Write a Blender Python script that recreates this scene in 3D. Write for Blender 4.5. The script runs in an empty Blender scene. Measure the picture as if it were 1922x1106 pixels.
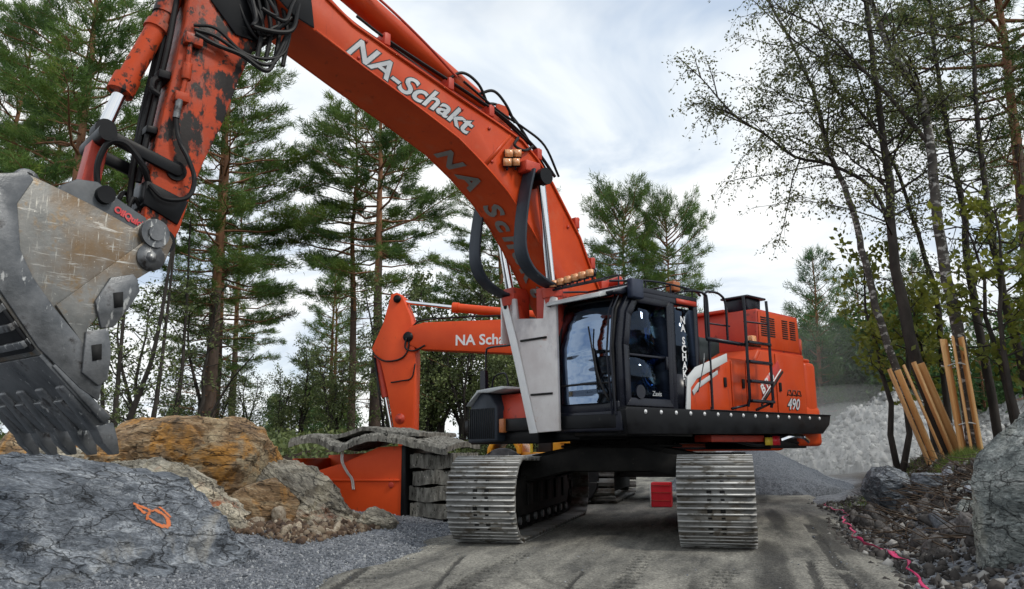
import bpy, bmesh, math, random
import numpy as np
from mathutils import Vector, Matrix
from mathutils.bvhtree import BVHTree
R = math.radians
random.seed(7)
rng = np.random.default_rng(7)
scn = bpy.context.scene
col = scn.collection

# ------------------------------------------------------------------ camera
cam_data = bpy.data.cameras.new('camera')
cam_data.sensor_width = 36.0
cam_data.lens = 1521.1 / 1922 * 36.0
cam_data.clip_end = 3000
cam = bpy.data.objects.new('camera', cam_data)
col.objects.link(cam)
CAM = Vector((0, 0, 1.1806))
_f = Vector((-0.24971, 0.94989, 0.18803)); _r = Vector((0.96677, 0.25555, -0.00711)); _u = Vector((0.05481, -0.18, 0.98214))
cam.matrix_world = Matrix(((_r.x, _u.x, -_f.x, CAM.x), (_r.y, _u.y, -_f.y, CAM.y), (_r.z, _u.z, -_f.z, CAM.z), (0, 0, 0, 1)))
scn.camera = cam

# ------------------------------------------------------------------ world, sun, exposure
SUN_EL, SUN_AZ = R(48), R(104)         # azimuth clockwise from +Y
w = bpy.data.worlds.new('World'); scn.world = w; w.use_nodes = True
nt = w.node_tree; N = nt.nodes; Lk = nt.links; N.clear()
out = N.new('ShaderNodeOutputWorld')
sky = N.new('ShaderNodeTexSky'); sky.sky_type = 'NISHITA'; sky.sun_disc = False
sky.sun_elevation = SUN_EL; sky.sun_rotation = SUN_AZ
bg1 = N.new('ShaderNodeBackground'); bg1.inputs[1].default_value = 0.12
Lk.new(sky.outputs[0], bg1.inputs[0])
tc = N.new('ShaderNodeTexCoord')
sep = N.new('ShaderNodeSeparateXYZ'); Lk.new(tc.outputs['Generated'], sep.inputs[0])
addz = N.new('ShaderNodeMath'); addz.operation = 'ADD'; addz.inputs[1].default_value = 0.28
mxz = N.new('ShaderNodeMath'); mxz.operation = 'MAXIMUM'; mxz.inputs[1].default_value = 0.0
Lk.new(sep.outputs[2], mxz.inputs[0]); Lk.new(mxz.outputs[0], addz.inputs[0])
dx = N.new('ShaderNodeMath'); dx.operation = 'DIVIDE'; Lk.new(sep.outputs[0], dx.inputs[0]); Lk.new(addz.outputs[0], dx.inputs[1])
dy = N.new('ShaderNodeMath'); dy.operation = 'DIVIDE'; Lk.new(sep.outputs[1], dy.inputs[0]); Lk.new(addz.outputs[0], dy.inputs[1])
cmb = N.new('ShaderNodeCombineXYZ'); Lk.new(dx.outputs[0], cmb.inputs[0]); Lk.new(dy.outputs[0], cmb.inputs[1])
mp = N.new('ShaderNodeMapping'); mp.inputs['Location'].default_value = (3.1, 1.7, 0); mp.inputs['Scale'].default_value = (0.8, 1.25, 1)
Lk.new(cmb.outputs[0], mp.inputs[0])
n1 = N.new('ShaderNodeTexNoise'); n1.inputs['Scale'].default_value = 1.5; n1.inputs['Detail'].default_value = 6; n1.inputs['Roughness'].default_value = 0.55; n1.inputs['Distortion'].default_value = 0.6
n2 = N.new('ShaderNodeTexNoise'); n2.inputs['Scale'].default_value = 0.9; n2.inputs['Detail'].default_value = 5; n2.inputs['Roughness'].default_value = 0.5
mp2 = N.new('ShaderNodeMapping'); mp2.inputs['Location'].default_value = (-2.3, 5.1, 0)
Lk.new(cmb.outputs[0], mp2.inputs[0])
Lk.new(mp.outputs[0], n1.inputs[0]); Lk.new(mp2.outputs[0], n2.inputs[0])
cr = N.new('ShaderNodeValToRGB')
cr.color_ramp.elements[0].position = 0.36; cr.color_ramp.elements[0].color = (0.52, 0.62, 0.76, 1)
cr.color_ramp.elements[1].position = 0.58; cr.color_ramp.elements[1].color = (0.97, 0.985, 0.98, 1)
e = cr.color_ramp.elements.new(0.47); e.color = (0.83, 0.885, 0.93, 1)
Lk.new(n1.outputs[0], cr.inputs[0])
bg2 = N.new('ShaderNodeBackground'); Lk.new(cr.outputs[0], bg2.inputs[0]); bg2.inputs[1].default_value = 0.98
cr2 = N.new('ShaderNodeValToRGB')
cr2.color_ramp.elements[0].position = 0.33; cr2.color_ramp.elements[0].color = (0.55, 0.55, 0.55, 1)
cr2.color_ramp.elements[1].position = 0.50; cr2.color_ramp.elements[1].color = (0.97, 0.97, 0.97, 1)
Lk.new(n2.outputs[0], cr2.inputs[0])
mxs = N.new('ShaderNodeMixShader'); Lk.new(cr2.outputs[0], mxs.inputs[0]); Lk.new(bg1.outputs[0], mxs.inputs[1]); Lk.new(bg2.outputs[0], mxs.inputs[2])
Lk.new(mxs.outputs[0], out.inputs[0])

sl = bpy.data.lights.new('sun', 'SUN'); sl.energy = 1.5; sl.angle = R(10); sl.color = (1.0, 0.95, 0.86)
sun = bpy.data.objects.new('sun', sl); col.objects.link(sun)
sd = Vector((math.sin(SUN_AZ) * math.cos(SUN_EL), math.cos(SUN_AZ) * math.cos(SUN_EL), math.sin(SUN_EL)))
sun.rotation_euler = sd.to_track_quat('Z', 'Y').to_euler(); sun.location = (20, 5, 30)

scn.view_settings.view_transform = 'Standard'; scn.view_settings.look = 'None'
scn.view_settings.gamma = 1; scn.view_settings.use_curve_mapping = False
scn.view_settings.exposure = 0.22
scn.cycles.max_bounces = 6; scn.cycles.transparent_max_bounces = 12; scn.cycles.volume_bounces = 0

# ------------------------------------------------------------------ materials
MATS = {}
def material(name, c1, c2=None, scale=4.0, rough=0.6, metal=0.0, bump=0.0, bscale=20.0, spots=None, stretch=(1, 1, 1),
             lo=0.35, hi=0.65, coat=0.0, rnd=0.0, detail=5.0, rvar=0.0, dist=0.0, spots2=None, translucent=None, spec=0.5):
    """c1/c2 mixed by noise; spots = list of (colour, scale, threshold, softness, stretch)"""
    m = bpy.data.materials.new(name); m.use_nodes = True
    t = m.node_tree; n = t.nodes; l = t.links; n.clear()
    o = n.new('ShaderNodeOutputMaterial'); b = n.new('ShaderNodeBsdfPrincipled')
    b.inputs['Roughness'].default_value = rough; b.inputs['Metallic'].default_value = metal
    b.inputs['Specular IOR Level'].default_value = spec
    if coat: b.inputs['Coat Weight'].default_value = coat; b.inputs['Coat Roughness'].default_value = 0.15
    co = n.new('ShaderNodeTexCoord')
    def mapped(st):
        q = n.new('ShaderNodeMapping'); q.inputs['Scale'].default_value = st
        l.new(co.outputs['Object'], q.inputs[0])
        if rnd:
            oi = n.new('ShaderNodeObjectInfo'); ml = n.new('ShaderNodeMath'); ml.operation = 'MULTIPLY'; ml.inputs[1].default_value = 37.0; l.new(oi.outputs['Random'], ml.inputs[0]); l.new(ml.outputs[0], q.inputs['Location'])
        return q.outputs[0]
    base = mapped(stretch)
    cur = None
    nz = n.new('ShaderNodeTexNoise'); nz.inputs['Scale'].default_value = scale; nz.inputs['Detail'].default_value = detail
    nz.inputs['Distortion'].default_value = dist; nz.inputs['Roughness'].default_value = 0.6
    l.new(base, nz.inputs[0])
    r = n.new('ShaderNodeValToRGB'); r.color_ramp.elements[0].position = lo; r.color_ramp.elements[1].position = hi
    r.color_ramp.elements[0].color = (*c1, 1); r.color_ramp.elements[1].color = (*(c2 or c1), 1)
    l.new(nz.outputs[0], r.inputs[0]); cur = r.outputs[0]
    for (sc, ss, th, so, st) in (spots or []):
        z = n.new('ShaderNodeTexNoise'); z.inputs['Scale'].default_value = ss; z.inputs['Detail'].default_value = 6; z.inputs['Roughness'].default_value = 0.65
        l.new(mapped(st), z.inputs[0])
        rr = n.new('ShaderNodeValToRGB'); rr.color_ramp.elements[0].position = th; rr.color_ramp.elements[1].position = min(1, th + so)
        rr.color_ramp.elements[0].color = (0, 0, 0, 1); rr.color_ramp.elements[1].color = (1, 1, 1, 1)
        l.new(z.outputs[0], rr.inputs[0])
        mx = n.new('ShaderNodeMix'); mx.data_type = 'RGBA'; l.new(rr.outputs[0], mx.inputs[0]); l.new(cur, mx.inputs[6]); mx.inputs[7].default_value = (*sc, 1)
        cur = mx.outputs[2]
    if rnd:
        oi = n.new('ShaderNodeObjectInfo'); mr = n.new('ShaderNodeMapRange'); mr.inputs[3].default_value = 1 - rnd; mr.inputs[4].default_value = 1 + rnd
        l.new(oi.outputs['Random'], mr.inputs[0])
        mm = n.new('ShaderNodeVectorMath'); mm.operation = 'SCALE'; l.new(cur, mm.inputs[0]); l.new(mr.outputs[0], mm.inputs['Scale']); cur = mm.outputs[0]
    l.new(cur, b.inputs['Base Color'])
    if rvar:
        mr = n.new('ShaderNodeMapRange'); mr.inputs[3].default_value = max(0.02, rough - rvar); mr.inputs[4].default_value = min(1, rough + rvar)
        mr.inputs[1].default_value = 0.3; mr.inputs[2].default_value = 0.7
        l.new(nz.outputs[0], mr.inputs[0]); l.new(mr.outputs[0], b.inputs['Roughness'])
    if bump:
        z = n.new('ShaderNodeTexNoise'); z.inputs['Scale'].default_value = bscale; z.inputs['Detail'].default_value = 6; z.inputs['Roughness'].default_value = 0.65
        l.new(base, z.inputs[0])
        bu = n.new('ShaderNodeBump'); bu.inputs['Strength'].default_value = bump; bu.inputs['Distance'].default_value = 0.02
        l.new(z.outputs[0], bu.inputs['Height']); l.new(bu.outputs[0], b.inputs['Normal'])
    last = b.outputs[0]
    if translucent:
        tr = n.new('ShaderNodeBsdfTranslucent'); l.new(cur, tr.inputs[0]); ms = n.new('ShaderNodeMixShader'); ms.inputs[0].default_value = translucent
        l.new(last, ms.inputs[1]); l.new(tr.outputs[0], ms.inputs[2]); last = ms.outputs[0]
    l.new(last, o.inputs[0])
    MATS[name] = m
    return m

S1 = (1, 1, 1)
m_orange = material('orange_paint', (0.50, 0.050, 0.009), (0.60, 0.070, 0.012), 1.6, 0.42, bump=0.04, bscale=45, coat=0.0, rvar=0.14, spec=0.32,
                    spots=[((0.50, 0.12, 0.055), 2.6, 0.56, 0.25, (1, 1, 0.7)), ((0.26, 0.030, 0.010), 6, 0.60, 0.16, (1.6, 1, 0.22)), ((0.09, 0.05, 0.035), 16, 0.72, 0.06, S1)])
m_orange2 = material('worn_orange_paint', (0.36, 0.046, 0.014), (0.54, 0.062, 0.012), 2.2, 0.55, bump=0.15, spec=0.3, bscale=40, rvar=0.2,
                     spots=[((0.28, 0.10, 0.07), 3.5, 0.56, 0.12, (1, 1, 0.5)), ((0.10, 0.028, 0.014), 9, 0.57, 0.06, S1), ((0.014, 0.010, 0.009), 2.6, 0.53, 0.05, (1.4, 1, 0.7)), ((0.02, 0.015, 0.012), 8, 0.60, 0.04, S1)])
m_orange3 = material('far_orange_paint', (0.64, 0.060, 0.008), (0.72, 0.080, 0.012), 1.2, 0.5, spec=0.3,
                     spots=[((0.30, 0.045, 0.02), 9, 0.64, 0.12, (1, 1, 0.4))])
m_red = material('dull_red_paint', (0.42, 0.035, 0.018), (0.52, 0.05, 0.02), 3, 0.5, bump=0.05, spots=[((0.10, 0.02, 0.015), 8, 0.6, 0.1, S1)])
m_black = material('black_paint', (0.004, 0.004, 0.005), (0.009, 0.010, 0.012), 3, 0.42, rvar=0.15, spec=0.2, spots=[((0.07, 0.065, 0.058), 6, 0.66, 0.15, S1)])
m_cabblack = material('cab_frame_paint', (0.006, 0.007, 0.012), (0.012, 0.014, 0.024), 2, 0.28, coat=0.0, spec=0.32, rvar=0.12, spots=[((0.08, 0.075, 0.07), 12, 0.72, 0.1, S1)])
m_dark = material('undercarriage_steel', (0.005, 0.005, 0.005), (0.015, 0.014, 0.013), 4, 0.7, spec=0.2, bump=0.2, bscale=25, spots=[((0.055, 0.050, 0.042), 7, 0.64, 0.12, S1)])
m_shoeedge = material('polished_grouser_steel', (0.32, 0.325, 0.32), (0.52, 0.52, 0.51), 5, 0.45, metal=0.35, stretch=(0.5, 1, 1), rnd=0.15, spots=[((0.13, 0.12, 0.10), 6, 0.53, 0.08, (0.8, 1, 1))])
m_shoe = material('track_shoe_steel', (0.11, 0.11, 0.105), (0.24, 0.24, 0.23), 5, 0.6, metal=0.2, bump=0.12, bscale=60, stretch=(0.35, 1, 1), rnd=0.12, rvar=0.1,
                  spots=[((0.085, 0.072, 0.055), 4, 0.50, 0.10, (0.8, 1, 1)), ((0.40, 0.39, 0.36), 14, 0.60, 0.10, (0.25, 2, 1))])
m_chrome = material('chrome', (0.75, 0.76, 0.78), None, 3, 0.08, metal=1.0)
m_steel = material('bucket_steel', (0.13, 0.132, 0.125), (0.24, 0.235, 0.22), 2.5, 0.45, metal=0.45, bump=0.12, bscale=30, rvar=0.12,
                   spots=[((0.15, 0.10, 0.055), 1.7, 0.44, 0.20, (1, 1, 0.8)), ((0.22, 0.14, 0.06), 7, 0.57, 0.16, S1), ((0.40, 0.39, 0.36), 16, 0.59, 0.10, (0.22, 1, 2.0)), ((0.38, 0.37, 0.33), 18, 0.60, 0.10, (2.2, 1, 0.25)), ((0.60, 0.58, 0.52), 40, 0.64, 0.05, S1), ((0.05, 0.045, 0.04), 5, 0.66, 0.08, S1)])
m_steel2 = material('wear_plate_steel', (0.085, 0.09, 0.095), (0.20, 0.205, 0.21), 4, 0.38, metal=0.6, bump=0.15, bscale=40, rvar=0.12,
                    spots=[((0.50, 0.50, 0.48), 14, 0.62, 0.05, (1, 1, 0.3)), ((0.035, 0.03, 0.028), 4, 0.58, 0.1, S1)])
m_coupler = material('coupler_paint', (0.055, 0.062, 0.07), (0.10, 0.11, 0.12), 5, 0.5, bump=0.05, spots=[((0.22, 0.21, 0.20), 12, 0.66, 0.06, S1)])
m_rubber = material('black_rubber', (0.008, 0.008, 0.009), (0.016, 0.016, 0.017), 6, 0.5, spec=0.25)
m_shield = material('shield_plate', (0.016, 0.022, 0.032), (0.040, 0.050, 0.066), 3, 0.5, spec=0.3, stretch=(1, 1, 0.4), bump=0.05, spots=[((0.16, 0.17, 0.18), 9, 0.66, 0.12, (1, 1, 0.3))])
m_guard = material('pale_guard_plate', (0.58, 0.53, 0.52), (0.74, 0.71, 0.70), 1.8, 0.45, bump=0.06, bscale=12,
                   spots=[((0.24, 0.22, 0.24), 1.3, 0.50, 0.22, (1, 1, 0.7)), ((0.50, 0.25, 0.17), 2.2, 0.62, 0.12, (1, 1, 1.6))])
m_white = material('white_paint', (0.70, 0.71, 0.72), (0.78, 0.78, 0.78), 4, 0.4, spots=[((0.35, 0.33, 0.30), 8, 0.68, 0.12, S1)])
m_letter = material('silver_lettering', (0.40, 0.42, 0.44), (0.60, 0.62, 0.63), 3, 0.45)
m_grey_letter = material('grey_lettering', (0.16, 0.16, 0.15), (0.24, 0.23, 0.22), 3, 0.5)
m_greytrim = material('grey_trim', (0.40, 0.42, 0.43), (0.50, 0.52, 0.52), 3, 0.4)
m_greytrim2 = material('pale_grey_trim', (0.58, 0.60, 0.60), None, 3, 0.4)
m_darkgreen = material('dark_panel', (0.010, 0.018, 0.020), (0.025, 0.035, 0.036), 3, 0.4)
m_slot = material('slot_black', (0.006, 0.006, 0.006), None, 3, 0.8)
m_yellow = material('yellow_paint', (0.80, 0.30, 0.012), (0.85, 0.38, 0.02), 3, 0.45, coat=0.2)
m_patchyellow = material('yellow_patch', (0.80, 0.58, 0.05), None, 3, 0.5)
m_redsign = material('bright_red_paint', (0.72, 0.015, 0.03), (0.80, 0.03, 0.05), 3, 0.4)
m_blackletter = material('black_lettering', (0.01, 0.01, 0.01), None, 3, 0.5)
m_lamp = material('lamp_glass', (0.70, 0.24, 0.07), (0.90, 0.50, 0.26), 24, 0.15, coat=0.5)
m_seat = material('seat_fabric', (0.012, 0.012, 0.014), (0.02, 0.02, 0.022), 5, 0.9)
m_navy = material('navy_plastic', (0.012, 0.018, 0.04), (0.02, 0.03, 0.06), 3, 0.4)
m_brown = material('beacon_plastic', (0.35, 0.10, 0.03), (0.45, 0.16, 0.05), 8, 0.35)
m_mat = material('blasting_mat_rubber', (0.085, 0.082, 0.072), (0.26, 0.255, 0.23), 7, 0.9, bump=1.0, bscale=16, stretch=(2.2, 1.4, 0.5), spec=0.2,
                 spots=[((0.02, 0.02, 0.018), 12, 0.57, 0.06, (1.6, 1.0, 0.6)), ((0.50, 0.48, 0.43), 22, 0.62, 0.06, (1.5, 1, 0.6))])
m_plank = material('plank_wood', (0.62, 0.30, 0.10), (0.82, 0.54, 0.25), 2.5, 0.6, stretch=(6, 6, 0.5), bump=0.08, bscale=12, rnd=0.10, spots=[((0.25, 0.10, 0.03), 3, 0.66, 0.06, (2, 2, 1.2))])
m_bark = material('pine_bark_low', (0.06, 0.043, 0.034), (0.13, 0.09, 0.068), 3, 0.9, bump=0.6, bscale=9, stretch=(1, 1, 0.4))
m_bark2 = material('pine_bark_high', (0.14, 0.065, 0.033), (0.28, 0.135, 0.065), 3, 0.85, bump=0.4, bscale=10, stretch=(1, 1, 0.5))
m_dbark = material('dark_bark', (0.018, 0.015, 0.013), (0.05, 0.042, 0.036), 5, 0.9, bump=0.4, bscale=14, stretch=(1, 1, 0.4))
m_birch = material('birch_bark', (0.04, 0.035, 0.031), (0.10, 0.09, 0.08), 4, 0.85, bump=0.3, bscale=14, stretch=(1, 1, 1.5),
                   spots=[((0.42, 0.41, 0.39), 6, 0.54, 0.05, (1, 1, 1.8)), ((0.02, 0.018, 0.016), 7, 0.60, 0.05, (1, 1, 2.0))])
m_needle = material('pine_needles', (0.050, 0.115, 0.033), (0.17, 0.265, 0.05), 0.9, 0.6, translucent=0.42, rnd=0.15, spots=[((0.22, 0.27, 0.045), 0.9, 0.57, 0.15, S1)])
m_needle2 = material('light_pine_needles', (0.06, 0.13, 0.038), (0.18, 0.26, 0.05), 0.8, 0.6, translucent=0.42, rnd=0.15, spots=[((0.27, 0.31, 0.05), 1.0, 0.57, 0.15, S1)])
m_farneedle = material('far_foliage', (0.03, 0.08, 0.03), (0.10, 0.19, 0.05), 0.7, 0.7, translucent=0.35, rnd=0.2, spots=[((0.18, 0.28, 0.05), 0.5, 0.56, 0.15, S1)])
m_leaf = material('birch_leaves', (0.07, 0.09, 0.035), (0.17, 0.19, 0.05), 2.0, 0.6, translucent=0.3, spots=[((0.16, 0.12, 0.03), 3, 0.62, 0.1, S1)])
m_oak = material('oak_leaves', (0.09, 0.12, 0.02), (0.26, 0.28, 0.045), 3.0, 0.55, translucent=0.5, spots=[((0.22, 0.12, 0.03), 5, 0.63, 0.06, S1), ((0.30, 0.30, 0.05), 6, 0.66, 0.06, S1)])
m_shrub = material('shrub_leaves', (0.07, 0.10, 0.045), (0.20, 0.25, 0.08), 2.0, 0.6, translucent=0.3, spots=[((0.25, 0.17, 0.06), 2, 0.64, 0.08, S1)])
m_grass = material('grass_blades', (0.08, 0.14, 0.03), (0.20, 0.26, 0.05), 6, 0.6, translucent=0.3)
m_stone_b = material('blue_grey_stone', (0.09, 0.10, 0.12), (0.26, 0.28, 0.31), 6, 0.75, bump=0.3, rnd=0.45)
m_stone_t = material('tan_stone', (0.20, 0.15, 0.10), (0.48, 0.42, 0.33), 5, 0.8, bump=0.4, rnd=0.3, spots=[((0.24, 0.085, 0.03), 4, 0.6, 0.1, S1)])
m_stone_d = material('dark_rubble', (0.035, 0.030, 0.027), (0.13, 0.12, 0.115), 6, 0.85, bump=0.4, rnd=0.4, spots=[((0.30, 0.31, 0.32), 6, 0.68, 0.08, S1)])
m_twig = material('dead_twigs', (0.03, 0.02, 0.013), (0.10, 0.065, 0.04), 6, 0.9)
m_rubble = material('pale_rubble', (0.22, 0.22, 0.215), (0.42, 0.42, 0.41), 2.2, 0.9, bump=1.0, bscale=5, spots=[((0.26, 0.26, 0.26), 3.2, 0.58, 0.08, S1)])
m_gravelpile = material('crushed_gravel', (0.045, 0.052, 0.062), (0.17, 0.185, 0.21), 30, 0.9, bump=0.9, bscale=22)
m_ribbon = material('pink_ribbon_plastic', (0.70, 0.03, 0.16), (0.80, 0.06, 0.22), 5, 0.4, translucent=0.2)
m_spray = material('orange_spray_paint', (0.60, 0.14, 0.03), (0.50, 0.17, 0.07), 14, 0.7)
m_redletter = material('red_lettering', (0.60, 0.03, 0.04), (0.70, 0.10, 0.10), 10, 0.5)
m_decal = material('decal_red', (0.42, 0.035, 0.03), (0.50, 0.06, 0.05), 6, 0.4)
m_strap = material('strap_fabric', (0.45, 0.46, 0.44), (0.6, 0.6, 0.58), 6, 0.7)

def rock_material(name, dark, mid, light, rust, rust_th, tan, tan_th, rot=(0.5, 0.9, 0.3), moss=None):
    m = bpy.data.materials.new(name); m.use_nodes = True
    t = m.node_tree; n = t.nodes; l = t.links
    b = n['Principled BSDF']; b.inputs['Roughness'].default_value = 0.78
    co = n.new('ShaderNodeTexCoord'); mpg = n.new('ShaderNodeMapping'); mpg.inputs['Rotation'].default_value = rot; mpg.inputs['Scale'].default_value = (0.45, 1.3, 3.0)
    l.new(co.outputs['Object'], mpg.inputs[0])
    a = n.new('ShaderNodeTexNoise'); a.inputs['Scale'].default_value = 2.4; a.inputs['Detail'].default_value = 12; a.inputs['Roughness'].default_value = 0.84; a.inputs['Distortion'].default_value = 0.25
    l.new(mpg.outputs[0], a.inputs[0])
    r = n.new('ShaderNodeValToRGB'); r.color_ramp.elements[0].position = 0.36; r.color_ramp.elements[0].color = (*dark, 1)
    r.color_ramp.elements[1].position = 0.66; r.color_ramp.elements[1].color = (*light, 1)
    e = r.color_ramp.elements.new(0.5); e.color = (*mid, 1)
    l.new(a.outputs[0], r.inputs[0]); cur = r.outputs[0]
    fine = n.new('ShaderNodeTexNoise'); fine.inputs['Scale'].default_value = 28; fine.inputs['Detail'].default_value = 4; l.new(mpg.outputs[0], fine.inputs[0])
    mf = n.new('ShaderNodeMapRange'); mf.inputs[1].default_value = 0.3; mf.inputs[2].default_value = 0.7; mf.inputs[3].default_value = 0.6; mf.inputs[4].default_value = 1.4; l.new(fine.outputs[0], mf.inputs[0])
    sc = n.new('ShaderNodeVectorMath'); sc.operation = 'SCALE'; l.new(cur, sc.inputs[0]); l.new(mf.outputs[0], sc.inputs['Scale']); cur = sc.outputs[0]
    for (c, th, s, wd) in ((tan, tan_th, 0.9, 0.12), (rust, rust_th, 1.3, 0.10), (tuple(x * 0.35 for x in rust), rust_th + 0.1, 3.0, 0.08)) + (((moss, 0.60, 2.0, 0.08),) if moss else ()):
        z = n.new('ShaderNodeTexNoise'); z.inputs['Scale'].default_value = s; z.inputs['Detail'].default_value = 8; z.inputs['Roughness'].default_value = 0.68; z.inputs['Distortion'].default_value = 0.4
        l.new(co.outputs['Object'], z.inputs[0])
        rr = n.new('ShaderNodeValToRGB'); rr.color_ramp.elements[0].position = th; rr.color_ramp.elements[1].position = th + wd
        l.new(z.outputs[0], rr.inputs[0])
        mx = n.new('ShaderNodeMix'); mx.data_type = 'RGBA'; l.new(rr.outputs[0], mx.inputs[0]); l.new(cur, mx.inputs[6]); mx.inputs[7].default_value = (*c, 1)
        sc2 = n.new('ShaderNodeVectorMath'); sc2.operation = 'SCALE'; l.new(mf.outputs[0], sc2.inputs['Scale']); sc2.inputs[0].default_value = c
        l.new(sc2.outputs[0], mx.inputs[7]); cur = mx.outputs[2]
    l.new(cur, b.inputs['Base Color'])
    wn = n.new('ShaderNodeTexNoise'); wn.inputs['Scale'].default_value = 2.5; wn.inputs['Detail'].default_value = 6; l.new(mpg.outputs[0], wn.inputs[0])
    wm = n.new('ShaderNodeVectorMath'); wm.operation = 'MULTIPLY_ADD'; wm.inputs[1].default_value = (0.7, 0.7, 0.7); l.new(wn.outputs['Color'], wm.inputs[0]); l.new(mpg.outputs[0], wm.inputs[2])
    cks = []
    for cs, cwid, dk in ((1.1, 0.016, 0.18), (2.7, 0.020, 0.45)):
        vv = n.new('ShaderNodeTexVoronoi'); vv.feature = 'DISTANCE_TO_EDGE'; vv.inputs['Scale'].default_value = cs; l.new(wm.outputs[0], vv.inputs[0])
        cm_ = n.new('ShaderNodeMapRange'); cm_.inputs[1].default_value = 0.0; cm_.inputs[2].default_value = cwid; cm_.inputs[3].default_value = dk; cm_.inputs[4].default_value = 1.0; l.new(vv.outputs['Distance'], cm_.inputs[0]); cks.append(cm_.outputs[0])
    cmul = n.new('ShaderNodeMath'); cmul.operation = 'MULTIPLY'; l.new(cks[0], cmul.inputs[0]); l.new(cks[1], cmul.inputs[1])
    cs3 = n.new('ShaderNodeVectorMath'); cs3.operation = 'SCALE'; l.new(cur, cs3.inputs[0]); l.new(cmul.outputs[0], cs3.inputs['Scale']); l.new(cs3.outputs[0], b.inputs['Base Color'])
    bu0 = n.new('ShaderNodeBump'); bu0.inputs['Strength'].default_value = 1.0; bu0.inputs['Distance'].default_value = 0.03; l.new(cmul.outputs[0], bu0.inputs['Height'])
    bu = n.new('ShaderNodeBump'); bu.inputs['Strength'].default_value = 0.9; bu.inputs['Distance'].default_value = 0.03; l.new(bu0.outputs[0], bu.inputs['Normal'])
    ad = n.new('ShaderNodeMath'); ad.operation = 'ADD'; ml = n.new('ShaderNodeMath'); ml.operation = 'MULTIPLY'; ml.inputs[1].default_value = 0.35
    l.new(fine.outputs[0], ml.inputs[0]); l.new(a.outputs[0], ad.inputs[0]); l.new(ml.outputs[0], ad.inputs[1]); l.new(ad.outputs[0], bu.inputs['Height']); l.new(bu.outputs[0], b.inputs['Normal'])
    return m
m_rock_grey = rock_material('grey_gneiss', (0.028, 0.034, 0.043), (0.135, 0.153, 0.178), (0.44, 0.47, 0.50), (0.30, 0.16, 0.07), 0.70, (0.30, 0.29, 0.26), 0.62)
m_rock_rust = rock_material('rusty_rock', (0.06, 0.035, 0.022), (0.25, 0.155, 0.075), (0.50, 0.40, 0.26), (0.46, 0.22, 0.045), 0.52, (0.50, 0.41, 0.26), 0.54, rot=(1.0, 0.3, 0.8))
m_rock_tan = rock_material('tan_rock', (0.09, 0.075, 0.055), (0.30, 0.27, 0.21), (0.58, 0.53, 0.42), (0.26, 0.08, 0.03), 0.56, (0.55, 0.49, 0.36), 0.48, rot=(0.3, -0.6, 0.5))
m_rock_right = rock_material('pale_grey_rock', (0.03, 0.038, 0.042), (0.18, 0.20, 0.19), (0.56, 0.57, 0.54), (0.30, 0.24, 0.13), 0.66, (0.36, 0.36, 0.31), 0.52, rot=(1.2, 0.5, 0.2), moss=(0.06, 0.09, 0.08))

def glass_material(name, tint, gloss):
    m = bpy.data.materials.new(name); m.use_nodes = True
    t = m.node_tree; n = t.nodes; l = t.links; n.clear()
    o = n.new('ShaderNodeOutputMaterial'); tr = n.new('ShaderNodeBsdfTransparent'); tr.inputs[0].default_value = (*tint, 1)
    g = n.new('ShaderNodeBsdfGlossy'); g.inputs['Roughness'].default_value = 0.03; g.inputs[0].default_value = (0.55, 0.72, 1.0, 1)
    co = n.new('ShaderNodeTexCoord'); z = n.new('ShaderNodeTexNoise'); z.inputs['Scale'].default_value = 1.6; z.inputs['Detail'].default_value = 1
    mpp = n.new('ShaderNodeMapping'); mpp.inputs['Scale'].default_value = (1, 0.6, 3.5)
    l.new(co.outputs['Object'], mpp.inputs[0]); l.new(mpp.outputs[0], z.inputs[0])
    bu = n.new('ShaderNodeBump'); bu.inputs['Strength'].default_value = 0.10; bu.inputs['Distance'].default_value = 0.3; l.new(z.outputs[0], bu.inputs['Height']); l.new(bu.outputs[0], g.inputs['Normal'])
    fr = n.new('ShaderNodeFresnel'); fr.inputs[0].default_value = 1.5
    ad = n.new('ShaderNodeMath'); ad.operation = 'ADD'; ad.inputs[1].default_value = gloss; ad.use_clamp = True; l.new(fr.outputs[0], ad.inputs[0])
    mx = n.new('ShaderNodeMixShader'); l.new(ad.outputs[0], mx.inputs[0]); l.new(tr.outputs[0], mx.inputs[1]); l.new(g.outputs[0], mx.inputs[2]); l.new(mx.outputs[0], o.inputs[0])
    return m
m_glass = glass_material('side_glass', (0.30, 0.36, 0.36), 0.0)
m_wglass = glass_material('windshield_glass', (0.10, 0.14, 0.20), 0.30)
m_rglass = glass_material('rear_side_glass', (0.10, 0.12, 0.12), 0.02)

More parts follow.
